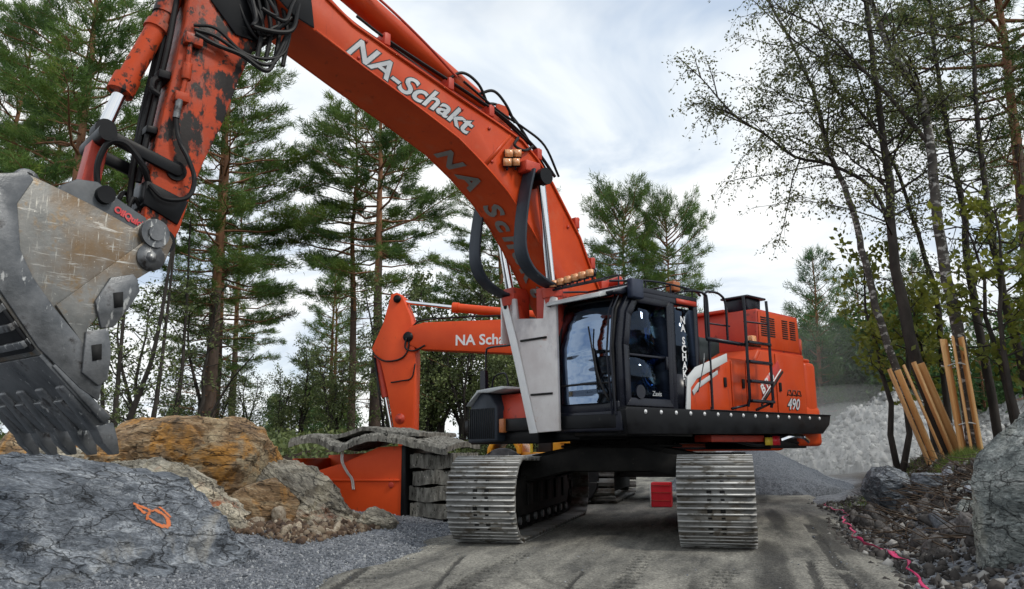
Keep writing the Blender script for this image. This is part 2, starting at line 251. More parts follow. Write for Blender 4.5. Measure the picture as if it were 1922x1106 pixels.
# ------------------------------------------------------------------ mesh helpers
class MB:
    def __init__(s): s.V = []; s.F = []; s.n = 0
    def add(s, V, F, mi=0):
        V = np.asarray(V, float).reshape(-1, 3)
        if isinstance(F, np.ndarray): groups = [F]
        else:
            d = {}
            for f in F: d.setdefault(len(f), []).append(f)
            groups = [np.array(x) for x in d.values()]
        for g in groups: s.F.append((g + s.n, mi))
        s.V.append(V); s.n += len(V); return s
    def box(s, c, d, rot=None, mi=0):
        x, y, z = d[0] / 2, d[1] / 2, d[2] / 2
        V = np.array([(-x, -y, -z), (x, -y, -z), (x, y, -z), (-x, y, -z), (-x, -y, z), (x, -y, z), (x, y, z), (-x, y, z)])
        if rot is not None: V = V @ np.array(rot).T
        return s.add(V + np.array(c), np.array([(0, 3, 2, 1), (4, 5, 6, 7), (0, 1, 5, 4), (1, 2, 6, 5), (2, 3, 7, 6), (3, 0, 4, 7)]), mi)
    def span(s, x0, x1, y0, y1, z0, z1, mi=0):
        return s.box(((x0 + x1) / 2, (y0 + y1) / 2, (z0 + z1) / 2), (abs(x1 - x0), abs(y1 - y0), abs(z1 - z0)), None, mi)
    def prism(s, prof, y0, y1, axes=((1, 0, 0), (0, 0, 1), (0, 1, 0)), origin=(0, 0, 0), mi=0):
        """profile points (u,v) on axes[0],axes[1], extruded along axes[2] from y0 to y1"""
        a, b, c = [np.array(q, float) for q in axes]; o = np.array(origin, float); k = len(prof)
        ar = sum(prof[i][0] * prof[(i + 1) % k][1] - prof[(i + 1) % k][0] * prof[i][1] for i in range(k))
        if (ar > 0) != (np.dot(np.cross(a, b), c) * (y1 - y0) > 0): prof = prof[::-1]
        V = [o + u * a + v * b + y0 * c for u, v in prof] + [o + u * a + v * b + y1 * c for u, v in prof]
        F = [tuple(range(k))[::-1], tuple(range(k, 2 * k))] + [(i, (i + 1) % k, (i + 1) % k + k, i + k) for i in range(k)]
        return s.add(V, F, mi)
    def tube(s, P, r, n=8, mi=0, caps=True):
        P = np.asarray(P, float); k = len(P); r = np.broadcast_to(np.asarray(r, float), (k,))
        T = np.gradient(P, axis=0); T /= np.linalg.norm(T, axis=1)[:, None] + 1e-9
        ref = np.array((0.31, 0.22, 0.93)) if abs(T[:, 2]).mean() < 0.8 else np.array((1.0, 0.13, 0.05))
        A = np.cross(T, ref); A /= np.linalg.norm(A, axis=1)[:, None] + 1e-9; B = np.cross(T, A)
        th = np.arange(n) * 2 * np.pi / n
        V = P[:, None] + r[:, None, None] * (A[:, None] * np.cos(th)[None, :, None] + B[:, None] * np.sin(th)[None, :, None])
        i = np.arange(k - 1)[:, None] * n; j = np.arange(n)[None]; j2 = (j + 1) % n
        F = np.stack([i + j, i + j2, i + n + j2, i + n + j], -1).reshape(-1, 4)
        s.add(V.reshape(-1, 3), F, mi)
        if caps and n > 3:
            s.F.append((np.array([np.arange(n)[::-1] + s.n - k * n]), mi)); s.F.append((np.array([np.arange(n) + s.n - n]), mi))
        return s
    def cyl(s, p0, p1, r, n=16, mi=0, r2=None):
        return s.tube([p0, p1], [r, r if r2 is None else r2], n, mi)
    def build(s, name, mats, parent=None, smooth=False, bevel=0, loc=None, rotz=None, autosmooth=True):
        me = mesh_of(s, name, mats, smooth)
        o = bpy.data.objects.new(name, me); col.objects.link(o)
        if parent: o.parent = parent
        if loc is not None: o.location = loc
        if rotz is not None: o.rotation_euler = (0, 0, rotz)
        if bevel:
            b = o.modifiers.new('bevel', 'BEVEL'); b.width = bevel; b.segments = 2; b.limit_method = 'ANGLE'; b.angle_limit = R(35)
        return o
def mesh_of(s, name, mats, smooth=False):
    V = np.concatenate(s.V).astype(np.float32)
    me = bpy.data.meshes.new(name)
    loops = np.concatenate([g.reshape(-1) for g, _ in s.F]).astype(np.int32)
    tot = np.concatenate([np.full(len(g), g.shape[1]) for g, _ in s.F]).astype(np.int32)
    mi = np.concatenate([np.full(len(g), k) for g, k in s.F]).astype(np.int32)
    me.vertices.add(len(V)); me.vertices.foreach_set('co', V.reshape(-1))
    me.loops.add(len(loops)); me.loops.foreach_set('vertex_index', loops)
    me.polygons.add(len(tot)); st = np.concatenate([[0], np.cumsum(tot)[:-1]]).astype(np.int32)
    me.polygons.foreach_set('loop_start', st)
    me.polygons.foreach_set('material_index', mi)
    if not isinstance(mats, (list, tuple)): mats = [mats]
    for m in mats: me.materials.append(m)
    me.update(calc_edges=True)
    if smooth:
        me.polygons.foreach_set('use_smooth', np.ones(len(tot), bool))
        if smooth != 'full':
            me.set_sharp_from_angle(angle=R(40))
    return me
def tag(o, label=None, cat=None, group=None, kind=None):
    if label: o['label'] = label
    if cat: o['category'] = cat
    if group: o['group'] = group
    if kind: o['kind'] = kind
    return o
def thing(name, label, cat, loc=(0, 0, 0), rotz=0, group=None):
    o = bpy.data.objects.new(name, None); col.objects.link(o); o.location = loc; o.rotation_euler = (0, 0, rotz)
    o.empty_display_size = 0.2
    return tag(o, label, cat, group)
def inst(name, me, parent=None, loc=(0, 0, 0), rot=(0, 0, 0), scale=(1, 1, 1)):
    o = bpy.data.objects.new(name, me); col.objects.link(o); o.parent = parent; o.location = loc; o.rotation_euler = rot; o.scale = scale; return o
def spline(P, k=8):
    P = np.asarray(P, float); Q = np.vstack([2 * P[0] - P[1], P, 2 * P[-1] - P[-2]]); o = []
    for i in range(1, len(Q) - 2):
        for t in np.arange(k) / k:
            a, b, c, d = Q[i - 1], Q[i], Q[i + 1], Q[i + 2]
            o.append(0.5 * ((2 * b) + (-a + c) * t + (2 * a - 5 * b + 4 * c - d) * t * t + (-a + 3 * b - 3 * c + d) * t ** 3))
    o.append(P[-1]); return np.array(o)
# numpy value noise
def _h(ix, iy, iz, sd):
    h = (ix * 374761393 + iy * 668265263 + iz * 2147483647 + sd * 974711) & 0xffffffff
    h = ((h ^ (h >> 13)) * 1274126177) & 0xffffffff
    return ((h ^ (h >> 16)) & 0xffff) / 65535.0
def vnoise(P, sd=0):
    P = np.asarray(P, float); i = np.floor(P).astype(np.int64); f = P - i; f = f * f * (3 - 2 * f)
    o = 0
    for dx in (0, 1):
        for dy in (0, 1):
            for dz in (0, 1):
                wt = (f[:, 0] if dx else 1 - f[:, 0]) * (f[:, 1] if dy else 1 - f[:, 1]) * (f[:, 2] if dz else 1 - f[:, 2])
                o = o + wt * _h(i[:, 0] + dx, i[:, 1] + dy, i[:, 2] + dz, sd)
    return o
def fbm(P, sd=0, oc=5, g=0.5):
    a, t, s = 1, 0, 0; P = np.asarray(P, float)
    for k in range(oc):
        t = t + a * (vnoise(P * 2 ** k + k * 7.3, sd + k) - 0.5); s += a; a *= g
    return t / s * 2
def text_mesh(body, size=1.0, shear=0.0, extrude=0.01, offset=0.0, align='LEFT', res=3):
    c = bpy.data.curves.new('t', 'FONT'); c.body = body; c.size = size; c.shear = shear; c.extrude = extrude; c.offset = offset; c.align_x = align; c.resolution_u = res
    o = bpy.data.objects.new('t', c); col.objects.link(o)
    dg = bpy.context.evaluated_depsgraph_get(); ev = o.evaluated_get(dg); me = ev.to_mesh()
    V = np.array([v.co[:] for v in me.vertices]); F = [tuple(p.vertices) for p in me.polygons]
    ev.to_mesh_clear(); bpy.data.objects.remove(o); bpy.data.curves.remove(c)
    return V, F
def put_text(mb, body, origin, xd, up, size, mi=0, **k):
    V, F = text_mesh(body, size, **k)
    x = np.array(xd, float); x /= np.linalg.norm(x); u = np.array(up, float); u -= x * u.dot(x); u /= np.linalg.norm(u); nn = np.cross(x, u)
    mb.add(np.array(origin) + V[:, :1] * x + V[:, 1:2] * u + V[:, 2:] * nn, F, mi)
    return V[:, 0].max()
# ------------------------------------------------------------------ ground and road
def sst(x): x = np.clip(x, 0, 1); return x * x * (3 - 2 * x)
def road_edges(y):
    return -3.75 - 0.07 * (y - 7) - 0.9 * sst((y - 14) / 8), 1.42 + 0.035 * (y - 7) + 0.1 * np.sin(y * 0.9) + 1.0 * sst((y - 22) / 10)
def ground_z(x, y):
    x = np.asarray(x, float); y = np.asarray(y, float)
    P = np.stack([x, y, x * 0], -1).reshape(-1, 3)
    nz = fbm(P * 0.8, 3, 5).reshape(x.shape); nf = fbm(P * 4.5, 9, 3).reshape(x.shape)
    z = 0.02 * nf
    e = road_edges(y)[1]
    bank = sst((x - e - 0.35 - 0.25 * nz) / 1.7) * sst((y - 6.2) / 2.0) * (1 - 0.8 * sst((y - 19.5) / 5))
    z = z + bank * (0.92 + 0.35 * nz + 0.12 * nf)
    left = sst((-x - 5.4 - 0.06 * y) / 3.2) * sst((y - 13.0) / 6)
    z = z + left * (1.25 + 0.5 * nz)
    lo = sst((-x - 4.6) / 1.6) * sst((y - 5) / 3) * (1 - left)
    z = z + lo * (0.16 + 0.14 * nz)
    far = sst((np.hypot(x, y) - 60) / 150)
    z = z + far * 1.2 * nz
    le = road_edges(y)[0]
    inr = sst((x - le + 0.25) / 0.3) * sst((e + 0.25 - x) / 0.3) * sst((60 - y) / 4)
    z = z * (1 - inr) - 0.03 * inr
    return z
gx = np.concatenate([-np.geomspace(600, 12.5, 26), np.arange(-12, 8, 0.08), np.geomspace(8.2, 600, 28)])
gy = np.concatenate([-np.geomspace(200, 1, 12), np.arange(0, 5, 0.5), np.arange(5, 22, 0.08), np.geomspace(22.3, 1200, 60)])
X, Y = np.meshgrid(gx, gy, indexing='ij'); Z = ground_z(X, Y)
def grid_mb(X, Y, Z):
    a, b = X.shape; i = np.arange(a - 1)[:, None] * b; j = np.arange(b - 1)[None]
    F = np.stack([i + j, i + b + j, i + b + j + 1, i + j + 1], -1).reshape(-1, 4)
    return MB().add(np.stack([X, Y, Z], -1).reshape(-1, 3), F)
def attr(me, name, v):
    a = me.attributes.new(name, 'FLOAT', 'POINT'); a.data.foreach_set('value', np.asarray(v, np.float32).reshape(-1))
def ground_material(name, A, B, C, attrname, sc1, speck, bumpd, streak=None):
    m = bpy.data.materials.new(name); m.use_nodes = True; t = m.node_tree; n = t.nodes; l = t.links; b = n['Principled BSDF']; b.inputs['Roughness'].default_value = 0.9
    b.inputs['Specular IOR Level'].default_value = 0.25
    co = n.new('ShaderNodeTexCoord'); at = n.new('ShaderNodeAttribute'); at.attribute_name = attrname
    mp = n.new('ShaderNodeMapping'); l.new(co.outputs['Object'], mp.inputs[0])
    if streak: mp.inputs['Scale'].default_value = streak
    z1 = n.new('ShaderNodeTexNoise'); z1.inputs['Scale'].default_value = sc1; z1.inputs['Detail'].default_value = 7; z1.inputs['Roughness'].default_value = 0.62; l.new(mp.outputs[0], z1.inputs[0])
    vo = n.new('ShaderNodeTexVoronoi'); vo.inputs['Scale'].default_value = speck; l.new(co.outputs['Object'], vo.inputs[0])
    z2 = n.new('ShaderNodeTexNoise'); z2.inputs['Scale'].default_value = speck * 0.7; z2.inputs['Detail'].default_value = 3; l.new(co.outputs['Object'], z2.inputs[0])
    r = n.new('ShaderNodeValToRGB'); r.color_ramp.elements[0].position = 0.36; r.color_ramp.elements[1].position = 0.64; r.color_ramp.elements[0].color = (*A, 1); r.color_ramp.elements[1].color = (*B, 1); l.new(z1.outputs[0], r.inputs[0])
    mx = n.new('ShaderNodeMix'); mx.data_type = 'RGBA'; l.new(at.outputs['Fac'], mx.inputs[0]); l.new(r.outputs[0], mx.inputs[6]); mx.inputs[7].default_value = (*C, 1)
    sepc = n.new('ShaderNodeSeparateColor'); l.new(vo.outputs['Color'], sepc.inputs[0])
    mr = n.new('ShaderNodeMapRange'); mr.inputs[3].default_value = 0.62; mr.inputs[4].default_value = 1.38; l.new(sepc.outputs[0], mr.inputs[0])
    mr2 = n.new('ShaderNodeMapRange'); mr2.inputs[1].default_value = 0.3; mr2.inputs[2].default_value = 0.7; mr2.inputs[3].default_value = 0.75; mr2.inputs[4].default_value = 1.25; l.new(z2.outputs[0], mr2.inputs[0])
    mu = n.new('ShaderNodeMath'); mu.operation = 'MULTIPLY'; l.new(mr.outputs[0], mu.inputs[0]); l.new(mr2.outputs[0], mu.inputs[1])
    sc = n.new('ShaderNodeVectorMath'); sc.operation = 'SCALE'; l.new(mx.outputs[2], sc.inputs[0]); l.new(mu.outputs[0], sc.inputs['Scale']); l.new(sc.outputs[0], b.inputs['Base Color'])
    bu = n.new('ShaderNodeBump'); bu.inputs['Distance'].default_value = bumpd; bu.inputs['Strength'].default_value = 0.8
    ad = n.new('ShaderNodeMath'); ad.operation = 'ADD'; l.new(vo.outputs['Distance'], ad.inputs[0]); l.new(z1.outputs[0], ad.inputs[1]); l.new(ad.outputs[0], bu.inputs['Height']); l.new(bu.outputs[0], b.inputs['Normal'])
    return m
m_ground = ground_material('gravel_ground', (0.10, 0.11, 0.125), (0.20, 0.21, 0.23), (0.045, 0.034, 0.026), 'soil', 1.3, 26, 0.02)
m_road = ground_material('packed_dirt', (0.090, 0.088, 0.081), (0.265, 0.255, 0.222), (0.024, 0.024, 0.024), 'mark', 0.9, 60, 0.008, streak=(2.6, 0.55, 1))
g = grid_mb(X, Y, Z).build('ground', m_ground, smooth='full'); tag(g, kind='structure')
e1 = road_edges(Y)[1]
soil = np.maximum(sst((X - e1 - 0.5) / 0.9), sst((-X - 6.4) / 1.5) * sst((Y - 9) / 4)); soil = np.maximum(soil, sst((X + 7.2) / 0.6) * sst((-5.0 - 0.02 * (Y - 9) - X) / 0.5) * sst((Y - 9.2) / 0.6) * sst((12.6 - Y) / 0.6) * 0.8); soil = np.maximum(soil, sst((Y - 30) / 8) * (np.abs(X) > 4))
attr(g.data, 'soil', soil)
# road sheet with the cleat prints pressed into it
ry = np.concatenate([np.arange(4.6, 15, 0.024), np.geomspace(15.05, 62, 80)]); rs = np.linspace(0, 1, 230)
el, er = road_edges(ry); wob = fbm(np.stack([ry * 1.3, ry * 0, ry * 0], -1), 5, 4)
RX = (el + 0.25 * wob)[None] * (1 - rs[:, None]) + (er + 0.12 * wob)[None] * rs[:, None]; RY = np.broadcast_to(ry[None], RX.shape)
P = np.stack([RX, RY, RX * 0], -1).reshape(-1, 3)
relief = 0.5 * fbm(P * np.array([1.6, 0.5, 1]), 21, 5).reshape(RX.shape) + 0.25 * fbm(P * np.array([7, 1.2, 1]), 23, 4).reshape(RX.shape)
mark = np.clip(0.9 * fbm(P * np.array([3.0, 0.28, 1]), 31, 5) * 3.0 - 0.25, 0, 0.7).reshape(RX.shape)
RZ = 0.014 + 0.016 * relief + 0.004 * fbm(P * 14, 25, 3).reshape(RX.shape)
def prints(p0, p1, wd, pitch, amt=1.0, depth=0.022, duty=0.5):
    global RZ, mark
    p0 = np.array(p0, float); p1 = np.array(p1, float); d = p1 - p0; Ln = np.linalg.norm(d); d /= Ln; q = np.array([d[1], -d[0]])
    u = (RX - p0[0]) * d[0] + (RY - p0[1]) * d[1]; v = (RX - p0[0]) * q[0] + (RY - p0[1]) * q[1]
    inside = sst((u) / 0.3) * sst((Ln - u) / 0.3) * (np.abs(v) < wd / 2) * (np.mod(u + 0.02 * np.sin(v * 40), pitch) < duty * pitch) * amt
    inside = inside * (fbm(P * 2.2, 41, 3).reshape(RX.shape) > -0.4)
    RZ = RZ - depth * inside; mark = np.maximum(mark, 1.0 * inside)
prints((-1.0, 4.7), (-1.03, 9.6), 0.10, 0.20, 1.0, 0.035, 0.5); prints((-0.88, 4.7), (-0.91, 9.6), 0.07, 0.20, 1.0, 0.035, 0.5)
prints((-0.52, 4.7), (-0.12, 8.8), 0.10, 0.20, 0.9, 0.035, 0.5); prints((-0.40, 4.7), (-0.0, 8.8), 0.07, 0.20, 0.9, 0.035, 0.5)
prints((-2.35, 4.9), (-2.42, 9.6), 0.12, 0.20, 0.9, 0.035, 0.5); prints((-2.21, 4.9), (-2.28, 9.6), 0.08, 0.20, 0.9, 0.035, 0.5)
prints((-3.0, 4.9), (-3.9, 10.8), 0.35, 0.20, 0.7, 0.03, 0.35)
prints((1.05, 5.2), (0.9, 9.8), 0.5, 0.20, 0.5, 0.02, 0.3)
for (c0, c1, wd) in (((-3.0, 5.0), (-4.2, 10.5), 0.10), ((-2.1, 4.8), (-3.0, 9.2), 0.06), ((0.55, 5.0), (0.75, 9.6), 0.08), ((-1.35, 4.8), (-1.45, 8.4), 0.05), ((0.95, 7), (1.1, 14), 0.12)):
    prints(c0, c1, wd, 10.0, 0.8, 0.02, 1.0)
# scuffs where the crawlers stopped and turned
for (cx, cy, r0) in ((-0.2, 8.4, 1.7), (-0.2, 8.4, 1.95), (-2.2, 8.9, 1.3), (-1.0, 7.3, 1.1), (-1.0, 7.3, 1.18)):
    d = np.hypot(RX - cx, (RY - cy)); mk = np.exp(-((d - r0) / 0.035) ** 2) * (RY < cy - 0.2) * (RX < cx + 0.6)
    RZ = RZ - 0.01 * mk; mark = np.maximum(mark, 0.35 * mk)
edge = np.minimum(rs, 1 - rs)[:, None] * (er - el)[None]
RZ = np.maximum(RZ, -0.018); RZ = RZ - 0.05 * sst(1 - edge / 0.22)
rd = grid_mb(RX, RY, RZ).build('road', m_road, smooth='full'); tag(rd, kind='structure'); attr(rd.data, 'mark', mark)

# ------------------------------------------------------------------ rocks
def ico(sub):
    bm = bmesh.new(); bmesh.ops.create_icosphere(bm, subdivisions=sub, radius=1); V = np.array([v.co[:] for v in bm.verts]); F = np.array([[v.index for v in f.verts] for f in bm.faces]); bm.free(); return V, F
ICO = {k: ico(k) for k in (1, 3, 5, 6)}
def rock_mb(dims, seed, sub=5, planes=14, rough=0.06, strata=0.03, cuts=(), dr=(0.60, 0.90), chips=0):
    V, F = ICO[sub]; r = np.random.default_rng(seed); k = np.full(len(V), 1.0)
    for _ in range(chips):
        q = r.normal(size=3) * np.array((1, 1, 0.8)); q /= np.linalg.norm(q); d = r.uniform(0.84, 0.965); dt = V @ q; k = np.where(dt > 0.05, np.minimum(k, d / np.maximum(dt, 0.05)), k)
    nn = r.normal(size=(planes, 3)); nn /= np.linalg.norm(nn, axis=1)[:, None]; dd = r.uniform(dr[0], dr[1], planes)
    for q, d in list(zip(nn, dd)) + [(np.array(c[:3]) / np.linalg.norm(c[:3]), c[3]) for c in cuts]:
        dt = V @ q; k = np.where(dt > 0.05, np.minimum(k, d / np.maximum(dt, 0.05)), k)
    k = k + rough * 1.1 * fbm(V * 2.2 + seed, seed, 3)
    P = V * k[:, None] * np.array(dims)
    nz = V / np.array(dims); nz /= np.linalg.norm(nz, axis=1)[:, None]
    dm = max(dims)
    ax = r.normal(size=3) * 0.35 + np.array([0.2, -0.2, 0.9]); sv = P @ ax
    wp = 0.9 * fbm(P / dm * 2.5, seed + 5, 4)
    st = np.mod(sv * (5.0 / dm) + wp, 1); st2 = np.mod((P @ r.normal(size=3)) * (3.2 / dm) + wp * 1.3, 1)
    rid = 1 - np.abs(fbm(P / dm * 4.5 * np.array([1, 1, 2.2]), seed + 11, 6, 0.6)) * 2
    Rq, _ = np.linalg.qr(r.normal(size=(3, 3))); C3 = np.floor((P @ Rq) / dm * np.array([3.2, 5.0, 4.2]) + 0.35 * fbm(P / dm * 5, seed + 8, 3)[:, None] + 50).astype(np.int64)
    blk = _h(C3[:, 0], C3[:, 1], C3[:, 2], seed) - 0.5
    crack = np.exp(-(fbm(P / dm * 1.9 + 9.1, seed + 21, 5, 0.55) / 0.022) ** 2) + 0.6 * np.exp(-(fbm(P / dm * 3.6 + 4.1, seed + 31, 4) / 0.022) ** 2)
    disp = dm * (rough * 0.45 * rid + strata * (0.8 * st ** 2 + 0.5 * st2 ** 2) + strata * 0.8 * blk - 0.028 * crack + rough * 0.22 * fbm(P / dm * 22, seed + 3, 4, 0.6))
    return MB().add(P + nz * disp[:, None] - nz * dm * rough * 0.4, F)
def rock(name, center, dims, seed, mat, label, rot=(0, 0, 0), group=None, cat='rock', **k):
    o = rock_mb(dims, seed, **k).build(name, mat, smooth=True); o.data.set_sharp_from_angle(angle=R(24)); o.location = center; o.rotation_euler = rot
    return tag(o, label, cat, group)
r1 = rock('boulder', (-7.35, 7.45, -0.05), (2.75, 2.30, 1.36), 12, m_rock_grey, 'long blue-grey boulder with an orange spray mark in the left foreground', rot=(0, 0.10, -0.12), sub=6, rough=0.020, strata=0.024, planes=14, dr=(0.80, 0.95), chips=45, cat='boulder',
          cuts=((0.25, -0.35, 0.9, 0.80), (0.75, -0.25, 0.55, 0.74), (0.1, -0.95, 0.35, 0.86), (0.9, -0.4, 0.15, 0.84), (-0.1, 0.05, 1, 0.84)))
rock('boulder', (-6.75, 5.75, 0.05), (0.80, 0.55, 0.92), 31, m_rock_grey, 'angular grey boulder at the left edge in front of the long boulder', rot=(0.1, -0.1, 0.5), sub=6, rough=0.06, strata=0.03, cat='boulder', planes=10, cuts=((0.6, -0.3, 0.8, 0.68),))
rock('rock_ledge', (-8.72, 11.6, 0.74), (1.95, 1.15, 1.22), 22, m_rock_rust, 'rusty orange-brown rock ledge behind the long grey boulder', rot=(0, 0.03, 0.1), sub=6, rough=0.024, strata=0.026, planes=12, dr=(0.70, 0.92), chips=60, cat='rock', cuts=((0, 0, 1, 0.80), (0.15, -1, 0.1, 0.7), (1, -0.2, 0.1, 0.86)))
rock('rock_slab', (-7.85, 9.9, 0.52), (1.75, 0.75, 0.62), 41, m_rock_tan, 'pale tan slab lying between grey boulder and rusty ledge', rot=(0.15, 0.22, -0.15), sub=6, rough=0.025, strata=0.03, chips=40)
rock('rock_slab', (-6.62, 11.9, 0.25), (1.70, 0.75, 0.66), 53, m_rock_tan, 'cream and brown slab sloping down in front of the orange skip', rot=(0.05, 0.50, -0.10), sub=6, rough=0.024, strata=0.028, planes=12, chips=50)
rock('rock', (-6.75, 11.1, 0.30), (0.62, 0.50, 0.50), 61, m_rock_rust, 'dark red-brown rock in front of the sloping cream slab', rot=(0.4, 0.2, 0.8), sub=5, rough=0.06)
rock('rock', (-6.55, 9.75, 0.16), (0.85, 0.38, 0.30), 67, m_rock_tan, 'broken pale rock beside the right end of the long grey boulder', rot=(0.0, 0.35, -0.5), sub=5, rough=0.07, strata=0.05)
rock('rock', (-5.25, 11.75, 0.10), (0.34, 0.30, 0.24), 71, m_rock_tan, 'cream rock at the lower tip of the sloping slab by the skip', rot=(0.2, 0.3, 0.2), sub=5)
rock('rock', (-11.3, 11.9, 0.95), (1.2, 0.9, 0.95), 83, m_rock_rust, 'dark rusty rock at the left edge behind the bucket teeth', sub=5, rough=0.06)
rock('rock', (-10.15, 10.8, 1.0), (0.72, 0.45, 0.34), 87, m_rock_tan, 'cream stone seen left of the bucket teeth', sub=5, rough=0.06)
rock('boulder', (3.10, 8.75, 0.48), (1.05, 0.98, 1.22), 97, m_rock_right, 'tall pale grey boulder at the right edge beside the road', rot=(0.05, -0.04, 0.3), sub=6, rough=0.018, strata=0.018, planes=10, dr=(0.74, 0.92), chips=50, cat='boulder', cuts=((-1, -0.15, 0.1, 0.88), (-0.7, 0, 0.7, 0.93), (0, -1, 0.1, 0.8)))
rock('rock', (2.55, 14.9, 0.52), (0.52, 0.45, 0.42), 101, m_rock_grey, 'blue-grey block at the left end of the right-hand bank', rot=(0.1, 0.1, 0.4), sub=5, rough=0.05)
rock('rock', (3.15, 14.0, 0.55), (0.50, 0.42, 0.34), 103, m_rock_grey, 'grey slab in the bank below the plank-wrapped trunks', rot=(0.1, 0.25, 0.1), sub=5, rough=0.05)
rock('rock', (3.35, 12.4, 0.62), (0.60, 0.35, 0.26), 107, m_rock_right, 'pale slanting slab in the bank left of the tall boulder', rot=(0.0, -0.45, 0.3), sub=5, rough=0.06)
rock('rock', (2.75, 11.2, 0.30), (0.26, 0.24, 0.30), 109, m_rock_right, 'upright grey stone low on the right-hand bank', rot=(0.2, 0.2, 0.9), sub=5)
# orange spray mark lying on the boulder's face
bpy.context.view_layer.update()
def bvh_of(o):
    M = o.matrix_basis; me = o.data
    return BVHTree.FromPolygons([M @ v.co for v in me.vertices], [tuple(p.vertices) for p in me.polygons])
bv = bvh_of(r1)
h0 = bv.ray_cast(Vector((0, 0, 1.18)), Vector((-5.93, 7.55, -0.62)).normalized())
if h0[0] is not None:
    n0 = h0[1].normalized(); u0 = n0.cross(Vector((0, 0, 1))).normalized() * -1; v0 = n0.cross(u0).normalized()
    if v0.z < 0: v0 = -v0
    if u0.x < 0: u0 = -u0
    for P_, wd in (([(0.06, 0.05), (0.10, 0.0), (0.08, -0.06), (0.02, -0.06), (-0.01, 0.0), (0.02, 0.05), (0.06, 0.05)], 0.017), ([(-0.14, -0.01), (-0.08, 0.035), (-0.03, 0.01), (-0.06, -0.015), (-0.12, -0.012)], 0.014), ([(-0.04, 0.06), (0.0, 0.085), (0.05, 0.08)], 0.010)):
        P2 = spline(P_, 10) * 1.35; T = np.gradient(P2, axis=0); T /= np.linalg.norm(T, axis=1)[:, None] + 1e-9; Nn = np.stack([-T[:, 1], T[:, 0]], -1); V = []; F = []
        for i, (p, q) in enumerate(zip(P2, Nn)):
            ww = wd * (0.6 + 0.8 * random.random())
            for s_ in (-1, -0.33, 0.33, 1):
                x = h0[0] + u0 * float(p[0] + q[0] * s_ * ww) + v0 * float(p[1] + q[1] * s_ * ww) + n0 * 0.4; hh = bv.ray_cast(x, -n0, 0.9)
                V.append(tuple(hh[0] + hh[1] * 0.007) if hh[0] is not None else tuple(x - n0 * 0.4))
            if i: F += [((i - 1) * 4 + k, (i - 1) * 4 + k + 1, i * 4 + k + 1, i * 4 + k) for k in range(3)]
        sm = MB().add(V, F).build('spray_mark', m_spray, r1); sm.matrix_parent_inverse = r1.matrix_basis.inverted()
# smaller loose rocks, each one an object, sharing a few meshes
RM = {}
for key, mt in (('tan', m_stone_t), ('dark', m_stone_d), ('blue', m_stone_b)):
    RM[key] = []
    for q in range(5):
        b = rock_mb((1, 0.72, 0.55), 200 + q * 7 + len(key), sub=3, planes=11, rough=0.02, strata=0.02, dr=(0.38, 0.80)); RM[key].append(mesh_of(b, 'loose_rock', mt, False))
def loose(n, xr, yr, sr, key, label, group, seed):
    r = np.random.default_rng(seed)
    for k in range(n):
        x = r.uniform(*xr); y = r.uniform(*yr); s = sr[0] + (sr[1] - sr[0]) * r.random() ** 2.2; z = float(ground_z(np.array([x]), np.array([y]))[0]) + s * 0.25
        o = inst('loose_rock', RM[key][k % 5], None, (x, y, z), tuple(r.uniform(0, 6.28, 3)), (s, s, s)); tag(o, label, 'rock', group)
loose(34, (-6.9, -5.0), (9.6, 12.2), (0.05, 0.24), 'tan', 'small brown and cream rock lying at the foot of the slabs on the left', 'loose rocks below the slabs on the left', 5)
loose(10, (-10.2, -8.6), (10.0, 10.9), (0.10, 0.3), 'tan', 'small cream rock wedged behind the long grey boulder', 'loose rocks behind the long boulder', 6)
loose(60, (1.85, 3.4), (9.6, 15.2), (0.06, 0.26), 'dark', 'dark broken rock lying on the right-hand bank', 'dark rocks on the right-hand bank', 7)
loose(30, (2.0, 3.9), (9.8, 16.0), (0.06, 0.26), 'blue', 'blue-grey broken rock lying on the right-hand bank', 'grey rocks on the right-hand bank', 8)
def stones(name, n, sampler, s0, s1, mat, seed, kinds=1.8):
    V0, F0 = ICO[1]; r = np.random.default_rng(seed)
    x, y = sampler(r, n); n = len(x); s = s0 + (s1 - s0) * r.random(n) ** kinds
    z = ground_z(x, y); A = r.normal(size=(n, 3, 3)); Q, _ = np.linalg.qr(A)
    jit = 1 + 0.9 * (r.random((n, len(V0), 1)) - 0.5); sc = r.uniform(0.22, 1.0, (n, 1, 3))
    V = np.einsum('nij,nkj->nki', Q, V0[None] * jit * sc) * s[:, None, None] + np.stack([x, y, z + s * 0.2], -1)[:, None]
    F = (F0[None] + (np.arange(n) * len(V0))[:, None, None]).reshape(-1, 3)
    # per-stone tone from an attribute
    o = MB().add(V.reshape(-1, 3), F).build(name, mat); attr(o.data, 'tone', np.repeat(r.random(n), len(V0)))
    return tag(o, kind='stuff')
def tone_material(name, a, b, c):
    m = bpy.data.materials.new(name); m.use_nodes = True; n = m.node_tree.nodes; l = m.node_tree.links; bs = n['Principled BSDF']; bs.inputs['Roughness'].default_value = 0.85
    at = n.new('ShaderNodeAttribute'); at.attribute_name = 'tone'; r = n.new('ShaderNodeValToRGB'); r.color_ramp.elements[0].color = (*a, 1); r.color_ramp.elements[1].color = (*c, 1)
    e = r.color_ramp.elements.new(0.6); e.color = (*b, 1); l.new(at.outputs['Fac'], r.inputs[0]); l.new(r.outputs[0], bs.inputs['Base Color']); return m
m_gs = tone_material('gravel_stones', (0.07, 0.08, 0.095), (0.17, 0.185, 0.21), (0.36, 0.37, 0.38))
m_ds = tone_material('dark_chips', (0.018, 0.015, 0.013), (0.06, 0.052, 0.047), (0.36, 0.35, 0.33))
